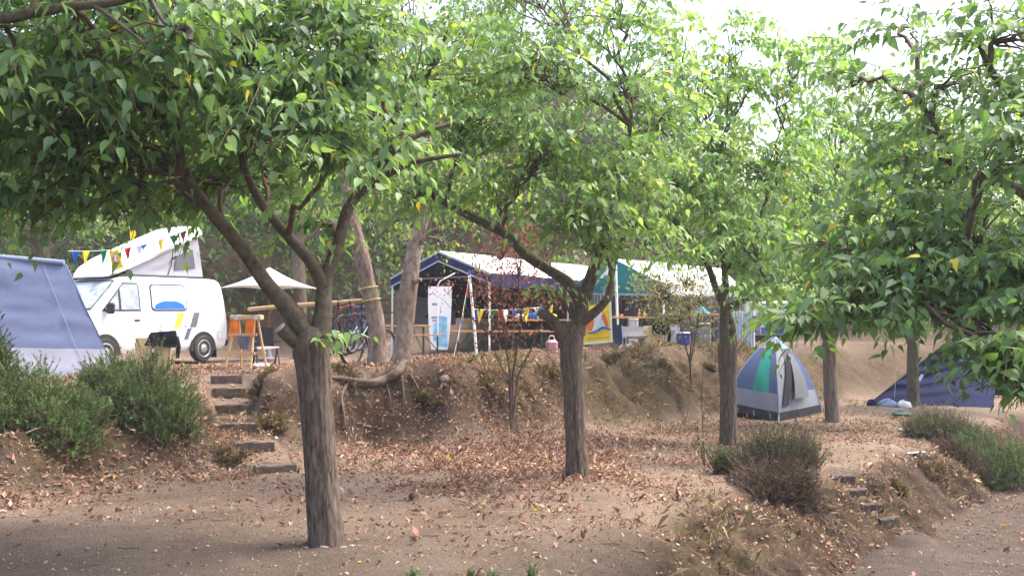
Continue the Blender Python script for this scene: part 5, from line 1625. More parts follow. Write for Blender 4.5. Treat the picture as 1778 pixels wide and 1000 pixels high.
# chair under the parasol
q = OG(463, 20.6)
ch = thing("folding_chair", q, "black folding chair with a white seat under the parasol", "chair", rz=.5)
for s in (-.23, .23):
    MB().tube([(s, .22, 0), (s, -.02, .42), (s, -.20, .0)], .02, 6).build("leg", M['black'], ch)
    MB().tube([(s, .22, .40), (s, .26, .52), (s, -.16, .52)], .018, 6).build("armrest", M['black'], ch)
MB().sheet(wav((-.22, -.18, .41), (.22, -.18, .41), (.22, .22, .38), (-.22, .22, .38), 6, 6, .01, 3, 2, .03), .02).build("seat", M['white'], ch, True)
MB().sheet(wav((-.22, .24, .40), (.22, .24, .40), (.22, .34, .82), (-.22, .34, .82), 6, 6, .01, 4, 2), .015).build("backrest", M['blackc'], ch, True)
q = OG(455, 20.2)
MB().box((0, 0, .04), (.34, .22, .08), .3, bev=.02).build("white_tub", M['board'], tag(thing("white_tub", q, "flat white tub on the ground beside the black folding chair", "tub"), None))

# beige boards with jackets: one pair before the van, one in the kitchen
def board_stand(name, q, rz, w, h, label, label2):
    t = thing(name, q, label, "board", rz=rz)
    MB().box((-w * .26, 0, h / 2), (w * .46, .03, h), rx=-.08, bev=.006).build("panel", M['beige'], t)
    MB().box((w * .26, .005, h / 2 - .01), (w * .46, .03, h), rx=-.08, bev=.006).build("panel", M['beige'], t)
    for s in (-.4, .4):
        MB().tube([(s * w, .04, h * .8), (s * w, .38, 0)], .015, 6).build("prop", M['pine'], t)
    q2 = np.asarray(q) + np.array([math.cos(rz) * w * .25, math.sin(rz) * w * .25, h])
    j = thing("jacket", q2, label2, "jacket", rz=rz)
    MB().sheet(wav((-w * .42, -.10, -.16), (w * .42, -.10, -.20), (w * .36, -.02, .14), (-w * .30, -.02, .10), 10, 8, .07, 3, 4), .03).build("front", M['blackc'], j, True)
    MB().sheet(wav((-w * .30, .0, .10), (w * .36, .0, .14), (w * .40, .12, -.14), (-w * .36, .12, -.22), 10, 8, .05, 5, 4), .03).build("back", M['blackc'], j, True)
    MB().tube([(w * .42, -.08, .02), (w * .50, -.10, -.20), (w * .46, -.08, -.42)], [.05, .05, .035], 8).build("sleeve", M['blackc'], j, True)
    return t
q = OG(266, 20.4)
board_stand("beige_board", q, -.1, .80, .66, "beige board propped on the grass in front of the campervan", "black jacket thrown over the beige board by the campervan")

# ------------------------------------------------------------------ bunting
def bunting(name, label, pts, flags, sag=.0):
    """flags: list of (t along the string, material, width, height)"""
    pts = [np.asarray(p) for p in pts]
    c = pts[0].copy()
    b = thing(name, c, label, "bunting")
    Q, _ = resample(pts, [1] * len(pts), .1)
    Q[:, 2] -= sag * np.sin(np.linspace(0, math.pi, len(Q)))
    MB().tube(list(Q - c), .006, 4).build("string", M['white'], b)
    n = len(Q)
    for (t, mat, w, h) in flags:
        i = min(n - 2, int(t * (n - 1)))
        p_ = Q[i] - c
        d = nrm(Q[i + 1] - Q[i])
        tip = np.array([random.uniform(-.03, .03), random.uniform(-.08, .08), -h])
        g = []
        for v_ in np.linspace(0, 1, 6):
            hw = w / 2 * (1 - v_ * .97)
            cc = p_ + tip * v_ + np.array([0, .02 * math.sin(v_ * 5 + t * 20), 0])
            g.append([cc + d * hw * s + np.array([0, .015 * math.sin(s * 3 + t * 30), 0]) for s in (-1, -.33, .33, 1)])
        MB().sheet(g, .004).build("pennant", M[mat], b, True)
    return b
D_ = 20.0
bunting("bunting", "string of coloured pennants across the campervan's raised roof", LP((118, 436, D_), (180, 435, D_), (250, 425, D_), (330, 398, D_)),
        [(.09, 'blue', .15, .30), (.185, 'yellow', .15, .30), (.30, 'green', .15, .30), (.50, 'red', .15, .27), (.595, 'white', .15, .26), (.665, 'blue', .13, .12), (.76, 'yellow', .12, .27), (.855, 'green', .12, .22), (.935, 'red', .14, .22)])

def logo(parent, O, U, Vv, off):
    """sail emblem on a yellow cloth: O lower left corner, U along the width, Vv up the height; off lifts the pieces"""
    pt = lambda u, v_, k: O + U * u + Vv * v_ + off * k
    arc = lambda cx, cy, rx, ry, a0, a1, n: [(cx + rx * math.cos(t), cy + ry * math.sin(t)) for t in np.radians(np.linspace(a0, a1, n))]
    egg = [(x, .33 + max(0, y) * 1.0) for x, y in arc(.52, .0, .33, .56, 0, 180, 22)]
    MB().prism([pt(u, v_, 1) for u, v_ in egg], off * .3).build("emblem_sun", M['flagorange'], parent)
    sail = [(.33, .33), (.40, .45), (.42, .60), (.38, .78), (.47, .885), (.56, .80), (.66, .62), (.72, .48), (.76, .33)]
    MB().prism([pt(u, v_, 2) for u, v_ in sail], off * .3).build("emblem_sail", M['flagsky'], parent)
    st_ = [(.34, .32), (.42, .32), (.72, .74), (.64, .80)]
    MB().prism([pt(u, v_, 3) for u, v_ in st_], off * .3).build("emblem_stripe", M['white'], parent)
    up_ = [(.10, .345)] + [(u, .285 + .10 * math.exp(-((u - .66) / .17) ** 2)) for u in np.linspace(.2, .86, 12)] + [(.94, .27)]
    lo_ = [(u, .245 + .07 * math.exp(-((u - .68) / .15) ** 2)) for u in np.linspace(.88, .22, 12)]
    MB().prism([pt(u, v_, 4) for u, v_ in up_ + lo_], off * .3).build("emblem_wave", M['flagblue'], parent)

def flag_cloth(name, label, corners, border=None, seed=1, text=True):
    """corners: lower left, lower right, upper right, upper left"""
    c = np.asarray(corners[0]).copy()
    f = thing(name, c, label, "banner")
    a, b_, c_, d = [np.asarray(q) - c for q in corners]
    MB().sheet(wav(a, b_, c_, d, 14, 12, .012, seed, 2), .006).build("cloth", M['yellow'], f, True)
    U, Vv = (b_ - a), (d - a)
    off = nrm(np.cross(U, Vv)) * .008
    logo(f, a + off * 1.2, (b_ + c_ - a - d) / 2, (d + c_ - a - b_) / 2, off)
    if border:
        n = off * 1.6
        for p_, q_, w in ((a, b_, Vv * .055), (b_ - U * .07, b_, (c_ - b_))):
            MB().prism([p_ + n, q_ + n, q_ + n + w, p_ + n + w], off * .4).build("hem", M['white'], f)
    if text:
        x = .18
        r_ = random.Random(4)
        while x < .9:
            w = r_.uniform(.018, .034)
            if not .68 < x < .74:
                h = r_.choice([.022, .022, .034])
                o = a + off * 3
                MB().prism([o + U * x + Vv * .13, o + U * (x + w * .7) + Vv * .13, o + U * (x + w * .7) + Vv * (.13 + h), o + U * x + Vv * (.13 + h)], off * .3).build("printed_letter", M['ink'], f)
            x += w
    return f
flag_cloth("small_flag", "small yellow flag with sail emblem hanging among the pennants by the campervan", [P(196, 471, 19.95), P(214, 464, 19.95), P(206, 434, 19.95), P(189, 436, 19.95)], seed=3, text=False)

# ------------------------------------------------------------------ navy and white marquee
def gable_marquee():
    zt = H(-1, 26)
    R0 = np.array([-.56, 24.2])
    e1 = nrm(np.array([-.80, .60]))      # across the gable end
    e2 = nrm(np.array([.60, .80]))       # along the ridge
    w, L, he, hr = 3.3, 7.0, 1.98, 2.62
    m = thing("marquee", (R0[0], R0[1], zt), "white-roofed marquee with navy valance and dark interior in the centre", "marquee")
    c = np.array(m.location)
    p = lambda a, b, z: np.array([*(R0 + e1 * a + e2 * b), zt + z]) - c
    ov = .06
    roof = MB().sheet(wav(p(-ov, -.02, he), p(-ov, L, he), p(w / 2, L, hr), p(w / 2, -.02, hr), 24, 10, .03, 3, 5, .05), .008).build("roof_panel", M['marqwhite'], m, True)
    MB().sheet(wav(p(w + ov, -.02, he), p(w + ov, L, he), p(w / 2 + .002, L, hr), p(w / 2 + .002, -.02, hr), 24, 10, .03, 4, 5, .05), .008).build("roof_panel", M['marqwhite'], m, True)
    for a in (0, w):
        s = -1 if a == 0 else 1
        MB().sheet(wav(p(a, 0, he - .03), p(a, L, he - .03), p(w / 2, L, hr - .03), p(w / 2, 0, hr - .03), 8, 4, .01, 5, 3, .06), .006).build("roof_lining", M['marqblue'], m, True)
        MB().sheet(wav(p(a + s * ov, 0, he - .32), p(a + s * ov, L, he - .32), p(a + s * ov, L, he), p(a + s * ov, 0, he), 24, 4, .05, 6, 9), .006).build("valance", M['marqblue'], m, True)
    # gable edge: navy band with a pale hem, both slopes
    for a0, a1 in ((-ov, w / 2), (w + ov, w / 2)):
        q0, q1 = p(a0, -.03, he), p(a1, -.03, hr)
        MB().sheet(wav(q0 - [0, 0, .24], q1 - [0, 0, .26], q1, q0, 12, 3, .02, 7, 4), .006).build("gable_band", M['marqblue'], m, True)
        MB().sheet(wav(q0 - [0, .012, .05], q1 - [0, .012, .05], q1 - [0, .012, 0], q0 - [0, .012, 0], 12, 2, .004, 7, 4), .006).build("gable_hem", M['marqedge'], m, True)
        MB().sheet(wav(q0 - [0, .012, .27], q1 - [0, .012, .29], q1 - [0, .012, .25], q0 - [0, .012, .23], 12, 2, .004, 8, 4), .006).build("gable_hem", M['marqedge'], m, True)
    # back curtains
    MB().sheet(wav(p(0, L - .1, .75), p(w, L - .1, .75), p(w, L - .1, he), p(0, L - .1, he), 14, 8, .06, 9, 6), .006).build("back_curtain", M['marqblue'], m, True)
    MB().sheet(wav(p(w, .6, .95), p(w, L, .95), p(w, L, he), p(w, .6, he), 14, 8, .06, 10, 6), .006).build("side_curtain", M['navy'], m, True)
    MB().sheet(wav(p(w - .02, .4, .75), p(w - .02, 2.6, .75), p(w - .02, 2.6, 1.5), p(w - .02, .4, 1.5), 10, 8, .06, 12, 6), .006).build("side_curtain", M['tentlight'], m, True)
    MB().sheet(wav(p(-.02, L * .55, .8), p(-.02, L, .8), p(-.02, L, he), p(-.02, L * .55, he), 14, 8, .06, 14, 6), .006).build("side_curtain", M['greyc'], m, True)
    # posts and frame
    for a, b in ((0, 0), (w, 0), (0, L / 2), (w, L / 2), (0, L), (w, L)):
        MB().tube([p(a, b, H(*(R0 + e1 * a + e2 * b)) - zt), p(a, b, he)], .025, 8).build("post", M['whitepole'], m, True)
    for a0, b0, a1, b1 in ((0, 0, w, 0), (0, L, w, L), (0, 0, 0, L), (w, 0, w, L)):
        MB().tube([p(a0, b0, he - .06), p(a1, b1, he - .06)], .018, 6).build("frame_bar", M['greyplast'], m, True)
    for b in (0, L / 2, L):
        MB().tube([p(0, b, he - .06), p(w / 2, b, hr - .08), p(w, b, he - .06)], .018, 6).build("rafter", M['greyplast'], m, True)
    # bent inner leg seen in front of the board
    t = P(760, 614, 23.8)
    k = np.array([t[0], 23.8, H(t[0], 23.8)])
    MB().tube([k - c, P(760, 496, 23.8) - c, P(764, 488, 23.8) - c, P(790, 474, 23.9) - c], .016, 8).build("bent_leg", M['whitepole'], m, True)
    return m
gable_marquee()

def hip_marquee():
    A, B = P(1064, 449, 25.6), P(1250, 466, 28.0)
    zt = H(3, 24)
    m = thing("marquee", (A[0], 24, zt), "white marquee with a green triangular end behind the yellow banner", "marquee")
    c = np.array(m.location)
    f1, f2 = P(1152, 493, 23.9), P(1285, 496, 26.2)
    g1, g2 = P(1000, 492, 26.6), P(1130, 496, 29.4)
    MB().sheet(wav(f1 - c, f2 - c, B - c, A - c, 18, 8, .02, 3, 4, .05), .008).build("roof_panel", M['marqwhite'], m, True)
    MB().sheet(wav(g1 - c, g2 - c, B - c + [0, .01, 0], A - c + [0, .01, 0], 18, 8, .02, 4, 4, .05), .008).build("roof_panel", M['marqwhite'], m, True)
    tri = lambda a, b, ap_, m_, n_: [[lerp(lerp(a, b, u), ap_, v) for v in np.linspace(0, .995, n_)] for u in np.linspace(0, 1, m_)]
    MB().sheet(np.array(tri(g1, f1, A, 14, 8)) - c + np.array([0, -.004, 0]), .008).build("green_end", M['marqgreen'], m, True)
    lo, hi = .30, .62
    MB().sheet(np.array([[lerp(lerp(g1, f1, u), A, v) for v in np.linspace(.20, .72, 4)] for u in np.linspace(.26, .5, 5)]) - c + np.array([-.01, -.025, .01]), .004).build("vent_panel", M['marqwhite'], m, True)
    for a, b, mt in ((g1, f1, 'marqgreen'), (f1, f2, 'marqwhite')):
        MB().sheet(wav(a - c - [0, 0, .26], b - c - [0, 0, .26], b - c, a - c, 16, 3, .03, 6, 8), .006).build("valance", M[mt], m, True)
        MB().sheet(wav(a - c - [0, .01, .30], b - c - [0, .01, .30], b - c - [0, .01, .25], a - c - [0, .01, .25], 16, 2, .01, 6, 8), .006).build("hem", M['marqedge'], m, True)
    pz = OG(1073, 23.8)
    MB().tube([pz - c, P(1069, 456, 23.8) - c], .032, 10).build("post", M['whitepole'], m, True)
    for q_ in (f1, f2, g1, g2):
        MB().tube([np.array([q_[0], q_[1], H(q_[0], q_[1])]) - c, q_ - c], .025, 8).build("post", M['whitepole'], m, True)
    # striped grey curtain at the back
    n = 22
    for i in range(n):
        u0, u1 = i / n, (i + .55) / n
        a, b = lerp(g1, f1 + [-1.2, .4, 0], u0), lerp(g1, f1 + [-1.2, .4, 0], u1)
        a, b = a + [0, 1.0, 0], b + [0, 1.0, 0]
        MB().prism([a - c - [0, 0, 1.0], b - c - [0, 0, 1.0], b - c, a - c], (0, .02, 0)).build("curtain_strip", M['concrete' if i % 2 else 'greyplast'], m)
    MB().sheet(wav(g1 - c + [0, 1.1, -1.9], P(1290, 600, 29) - c, P(1290, 498, 29) - c, g1 - c + [0, 1.1, 0], 12, 6, .05, 8, 4), .006).build("back_curtain", M['darkc'], m, True)
    return m
hip_marquee()

# ------------------------------------------------------------------ flag pole with diagonal bunting, second bunting
q = OG(829, 20.2)
fp = thing("flag_pole", q, "leaning white pole with a blue tip standing before the benches", "pole")
tp = P(815, 478, 20.2)
MB().tube([(0, 0, -.1), (tp - q) * .5 + [0, 0, 0], tp - q], .030, 10).build("pole", M['whitepole'], fp, True)
for k in range(5):
    a = lerp((0, 0, 0), tp - q, .18 + .15 * k)
    MB().tube([a, a + nrm(tp - q) * .022], .0325, 10).build("red_band", M['red'], fp)
MB().tube([tp - q, tp - q + [0, 0, .12]], [.034, .012], 8).build("tip", M['blue'], fp, True)
bunting("bunting", "pennants on a cord slanting from the white pole's tip to the ground", [P(814, 482, 20.15), P(803, 545, 19.9), OG(787, 19.6) + [0, 0, .02]],
        [(.10, 'white', .18, .22), (.22, 'red', .18, .22), (.33, 'green', .16, .2), (.42, 'yellow', .17, .24), (.56, 'blue', .18, .22), (.68, 'white', .15, .24), (.78, 'red', .15, .2)])
D_ = 20.3
bunting("bunting", "low string of pennants behind the red shrub", LP((820, 536, D_), (870, 536, D_), (960, 530, D_ + .4)),
        [(.07, 'blue', .15, .29), (.17, 'yellow', .15, .29), (.25, 'green', .13, .22), (.33, 'red', .15, .26), (.41, 'white', .15, .26), (.50, 'blue', .15, .2), (.58, 'green', .13, .2), (.64, 'yellow', .17, .3), (.75, 'white', .15, .26), (.85, 'blue', .13, .24), (.95, 'yellow', .13, .22)], sag=.03)
# red cord twisted round the pole is left to the bands above

# ------------------------------------------------------------------ surfboard
q = OG(763, 24.4)
sb = thing("surfboard", q, "white surfboard with light blue print standing on its end under the marquee", "surfboard")
bot, topz = P(763, 607, 24.4)[2] - q[2], P(763, 497, 24.4)[2] - q[2]
hgt = topz - bot
out = [(-.20, 0), (-.235, .15), (-.275, .42), (-.295, .75), (-.29, 1.0), (.29, 1.0), (.295, .75), (.275, .42), (.235, .15), (.20, 0)]
tilt = lambda x, v_, y=0.0: np.array([x, y + .10 * v_, bot + hgt * v_])
MB().prism([tilt(x, v_) for x, v_ in out], (0, .06, 0)).build("deck", M['board'], sb)
MB().prism([tilt(x, v_, -.004) for x, v_ in ((-.03, .06), (.20, .03), (.19, .52), (-.03, .54))], (0, .003, 0)).build("print", M['print'], sb)
MB().prism([tilt(x, v_, -.004) for x, v_ in ((-.16, .16), (-.06, .10), (-.06, .44), (-.16, .40))], (0, .003, 0)).build("print", M['print'], sb)
for (y, x0, x1, mt) in ((.70, -.19, -.05, 'ink'), (.49, -.20, -.07, 'ink'), (.44, -.18, -.08, 'inkpink')):
    x = x0
    while x < x1:
        MB().prism([tilt(a, b, -.005) for a, b in ((x, y), (x + .016, y), (x + .016, y + .035), (x, y + .035))], (0, .004, 0)).build("printed_letter", M[mt], sb)
        x += .024
MB().prism([tilt(a, b, -.005) for a, b in ((.015, .57), (.025, .57), (.025, .69), (.015, .69))], (0, .004, 0)).build("printed_line", M['ink'], sb)

# ------------------------------------------------------------------ beer benches and tables
def trestle_bench(name, label, cat, c, L, w, h, rz, group, legs=3):
    b = thing(name, c, label, cat, rz=rz, group=group)
    nb = 1 if w < .4 else 2
    for i in range(nb):
        MB().box((0, (i - (nb - 1) / 2) * w / nb, h), (L, w / nb - .006, .03), bev=.006).build("plank", M['wood'], b)
    xs = np.linspace(-L / 2 + .18, L / 2 - .18, 2)
    for x in xs:
        for s in (-1, 1):
            MB().box((x, s * w * .38, h / 2 - .01), (.035, .03, h - .03)).build("leg", M['benchgreen'], b)
        MB().box((x, 0, .06), (.03, w * .76, .03)).build("foot_bar", M['benchgreen'], b)
        MB().tube([(x, 0, .12), (x + (.28 if x < 0 else -.28), 0, h - .03)], .012, 6).build("brace", M['benchgreen'], b)
    return b
GRP = "orange wooden beer benches and tables"
trestle_bench("beer_bench", "wooden bench with green legs in front of the white surfboard", "bench", OG(722, 22.4), 1.35, .28, .47, .05, GRP)
trestle_bench("beer_table", "wooden table partly hidden by the gnarled pale trunk", "table", OG(690, 23.4), 1.6, .5, .74, .05, GRP)
trestle_bench("beer_bench", "long wooden bench behind the leaning white pole", "bench", OG(868, 21.6), 2.2, .28, .47, .03, GRP)
trestle_bench("beer_bench", "wooden bench farther back behind the low pennants", "bench", OG(880, 22.9), 2.2, .28, .46, .03, GRP)
trestle_bench("beer_table", "wooden table with small things on it left of the middle trunk", "table", OG(935, 22.3), 1.5, .5, .70, .03, GRP)
tb = OG(930, 22.3)
for k, (dx, mt, h, lab) in enumerate([(-.35, 'white', .13, "white bundle on the table left of the middle trunk"), (-.05, 'blue', .16, "blue bundle on the table left of the middle trunk"), (.35, 'yellow', .14, "yellow bundle on the table left of the middle trunk")]):
    o = thing("cloth_bundle", (tb[0] + dx, 22.3, H(tb[0], 22.3) + .716), lab, "bundle")
    g = [[(.12 * math.cos(a) * math.sin(e) * (1 + .3 * vnoise(np.array([a * 1.3 + k]), np.array([e * 2.]), k)[0]), .10 * math.sin(a) * math.sin(e), h * (1 + math.cos(e)) / 2) for a in np.linspace(0, 6.28, 13)] for e in np.linspace(.12, math.pi, 8)]
    MB().sheet(g, .004).build("cloth", M[mt], o, True)
q = OG(958, 21.7)
o = thing("pink_bag", q, "pink and white bag on the ground under the bench left of the middle trunk", "bag")
MB().box((0, 0, .14), (.26, .18, .26), .2, bev=.06).build("bag", M['inkpink'], o, True)
MB().tube([(-.07, 0, .27), (-.04, 0, .36), (.04, 0, .36), (.07, 0, .27)], .01, 5).build("handle", M['white'], o)

# ------------------------------------------------------------------ yellow banner
flag_cloth("banner", "yellow banner with orange sun, sail and blue wave emblem beside the middle trunk", [P(1011, 599, 22.2), P(1064, 594, 22.2), P(1061, 523, 22.2), P(1003, 536, 22.3)], border=True, seed=2)

# ------------------------------------------------------------------ kitchen under the green marquee
def ktable(px, D, L, h, lab):
    q = OG(px, D)
    return trestle_bench("kitchen_table", lab, "table", q, L, .6, h, .02, "kitchen tables under the green marquee"), q
_, k1 = ktable(1100, 23.2, 1.25, .68, "wooden kitchen table right of the yellow banner")
_, k2 = ktable(1200, 24.0, 1.5, .72, "wooden kitchen table behind the spindly young tree")
def simple_box(name, label, cat, q, size, mat, rz=0, lid=None, bev=.02):
    o = thing(name, q, label, cat, rz=rz)
    MB().box((0, 0, size[2] / 2), size, bev=bev).build("body", M[mat], o, True)
    if lid:
        MB().box((0, 0, size[2] + .012), (size[0] * 1.04, size[1] * 1.04, .03), bev=.008).build("lid", M[lid], o, True)
    MB().box((0, -size[1] / 2 - .006, size[2] * .7), (size[0] * .3, .014, .03)).build("handle", M['greyplast'], o)
    return o
simple_box("blue_crate", "dark blue crate stacked under the kitchen table right of the banner", "crate", OG(1082, 23.35), (.30, .3, .52), 'bluebox', 0, 'bluebox')
simple_box("white_cabinet", "narrow white cabinet under the kitchen table", "cabinet", OG(1099, 23.0), (.22, .3, .62), 'concrete', 0, 'concrete')
simple_box("cool_box", "pale plastic box right of the beige boards with the jacket", "box", OG(1166, 23.3), (.34, .3, .42), 'concrete', 0, 'greyplast')
simple_box("cool_box", "small blue and white cool box near the spindly young tree", "box", OG(1186, 22.9), (.25, .25, .26), 'bluebox', .2, 'board')
simple_box("storage_box", "grey storage box under the table behind the spindly young tree", "box", OG(1221, 23.6), (.30, .3, .50), 'greyplast', .1, 'concrete')
simple_box("tray_stack", "low grey-green tub behind the yellow banner's lower edge", "tub", OG(1045, 23.2), (.55, .35, .22), 'greyplast', .1, 'benchgreen')
q = OG(1101, 21.9)
o = thing("camp_chair", q, "low grey camp chair facing away beside the white post", "chair", rz=.05)
MB().sheet(wav((-.24, 0, .22), (.24, 0, .22), (.24, .10, .46), (-.24, .10, .46), 6, 6, .01, 2, 2), .02).build("backrest", M['greyplast'], o, True)
MB().sheet(wav((-.24, -.02, .21), (.24, -.02, .21), (.24, -.42, .24), (-.24, -.42, .24), 6, 6, .01, 2, 2), .02).build("seat", M['greyplast'], o, True)
for s in (-.25, .25):
    MB().tube([(s, .06, 0), (s, .02, .22), (s, .11, .48)], .014, 6).build("leg", M['steel'], o)
    MB().tube([(s, -.40, 0), (s, -.40, .24)], .014, 6).build("leg", M['steel'], o)
q = OG(1107, 21.6)
o = thing("egg_tray", q, "white ribbed tray lying on the ground before the low grey chair", "tray", rz=.2)
MB().box((0, 0, .02), (.38, .26, .04), bev=.01).build("base", M['board'], o)
for i in range(6):
    MB().box((-.155 + i * .062, 0, .052), (.03, .25, .024)).build("rib", M['board'], o)
q = OG(1048, 21.9) + [.55, 0, 0]
o = thing("tarp_heap", q, "rumpled pale cloth at the foot of the white post", "cloth")
MB().sheet([[(u * .28, v_ * .2, .10 * max(0, 1 - u * u - v_ * v_) + .03 * math.sin(u * 9 + v_ * 5)) for v_ in np.linspace(-1, 1, 9)] for u in np.linspace(-1, 1, 11)], .006).build("cloth", M['white'], o, True)
board_stand("beige_board", OG(1136, 22.6), .02, .44, .46, "pair of beige boards standing in the kitchen under a dark jacket", "black jacket hung over the beige boards in the kitchen")
for k, (dx, h, r, mt, lab) in enumerate([(.12, .17, .035, 'bottle', "brown bottle on the table right of the banner, leftmost"), (.24, .13, .045, 'bottle', "squat amber jar on the table right of the banner"), (.36, .20, .03, 'benchgreen', "slim green bottle on the table right of the banner"), (-.30, .10, .06, 'wood', "round orange bowl on the table right of the banner")]):
    o = thing("bottle" if k != 3 else "bowl", (k1[0] + dx, 23.1, H(k1[0], 23.2) + .697), lab, "bottle" if k != 3 else "bowl")
    if k != 3:
        MB().lathe([(r * .2, 0), (r, .005), (r, h * .6), (r * .4, h * .78), (r * .4, h)], n=14).build("glass", M[mt], o, True)
        MB().lathe([(r * .46, h), (r * .46, h + .02)], n=12).build("cap", M['white'], o, True)
    else:
        MB().lathe([(r * .4, 0), (r * .8, .03), (r, h * .7), (r * .93, h * .7), (r * .7, .04), (0.005, .03)], n=16).build("shell", M[mt], o, True)
q = OG(1216, 24.0)
o = thing("towel", (q[0], 23.8, H(q[0], 24) + .74), "bright cyan towel bunched on the table behind the spindly young tree", "towel")
MB().sheet([[(u * .17, v_ * .12, .16 * max(0, 1 - u * u * .8 - v_ * v_ * .6) + .03 * math.sin(u * 8 + v_ * 6)) for v_ in np.linspace(-1, 1, 9)] for u in np.linspace(-1, 1, 11)], .006).build("cloth", M['cyan'], o, True)
# shelf unit behind the kitchen
q = OG(1120, 25.4)
o = thing("shelf_rack", q, "dark wire shelf rack behind the kitchen table", "shelf")
for x in (-.55, 0, .55):
    for y in (-.15, .15):
        MB().tube([(x, y, 0), (x, y, 1.6)], .02, 6).build("upright", M['black'], o)
for z in (.3, .75, 1.2, 1.55):
    MB().box((0, 0, z), (1.14, .34, .025)).build("shelf", M['greyplast'], o)

# ------------------------------------------------------------------ white trailer and corrugated screen behind the dome tent
q = OG(1318, 28.5)
o = thing("trailer", q, "white trailer with a blue stripe behind the dome tent", "trailer", rz=.05)
zt_, zb_ = P(1318, 522, 28)[2] - q[2], P(1318, 582, 28)[2] - q[2]
MB().box((.35, .9, (zt_ + zb_) / 2), (1.5, 1.6, zt_ - zb_), bev=.05).build("body", M['van'], o, True)
MB().box((.35, .088, zb_ + .14), (1.46, .012, .18)).build("stripe", M['flagblue'], o)
MB().box((.35, .9, zb_ - .10), (1.3, 1.3, .18)).build("chassis", M['black'], o)
MB().box((.75, .086, zb_ + .55), (.45, .012, .36), bev=.004).build("window", M['glassblue'], o)
for x in (.1, .75):
    MB().lathe([(.12, -.07), (.24, -.07), (.26, 0), (.24, .07), (.12, .07)], (x, .25, .26), 20, 'Y').build("wheel", M['tyre'], o, True)
q = P(1300, 542, 27.4)
o = thing("hung_towel", q, "red cloth hanging on the white trailer's side", "cloth")
MB().sheet(wav((-.10, 0, 0), (.10, 0, 0), (.03, 0, -.34), (-.01, 0, -.34), 6, 6, .03, 4, 4), .008).build("cloth", M['red'], o, True)
q = P(1317, 545, 27.4)
o = thing("hung_towel", q, "pink and white cloth hanging right of the red cloth on the trailer", "cloth")
MB().sheet(wav((-.06, 0, 0), (.05, 0, 0), (.06, 0, -.6), (-.02, 0, -.6), 6, 8, .03, 6, 4), .008).build("cloth", M['inkpink'], o, True)
q = OG(1285, 25.0)
o = thing("corrugated_screen", q, "pale corrugated metal screen between the third trunk and the dome tent", "screen", rz=.05)
zt_ = P(1285, 540, 25)[2] - q[2]
for i in range(3):
    x0 = -.50 + i * .30
    g = [[(x0 + u * .29, .02 * math.cos(u * 2 * math.pi * 4) + i * .004, z) for z in (0, zt_ * .5, zt_ - .06 * (i == 0))] for u in np.linspace(0, 1, 49)]
    MB().sheet(g, .003).build("sheet", M['corr'], o, True)

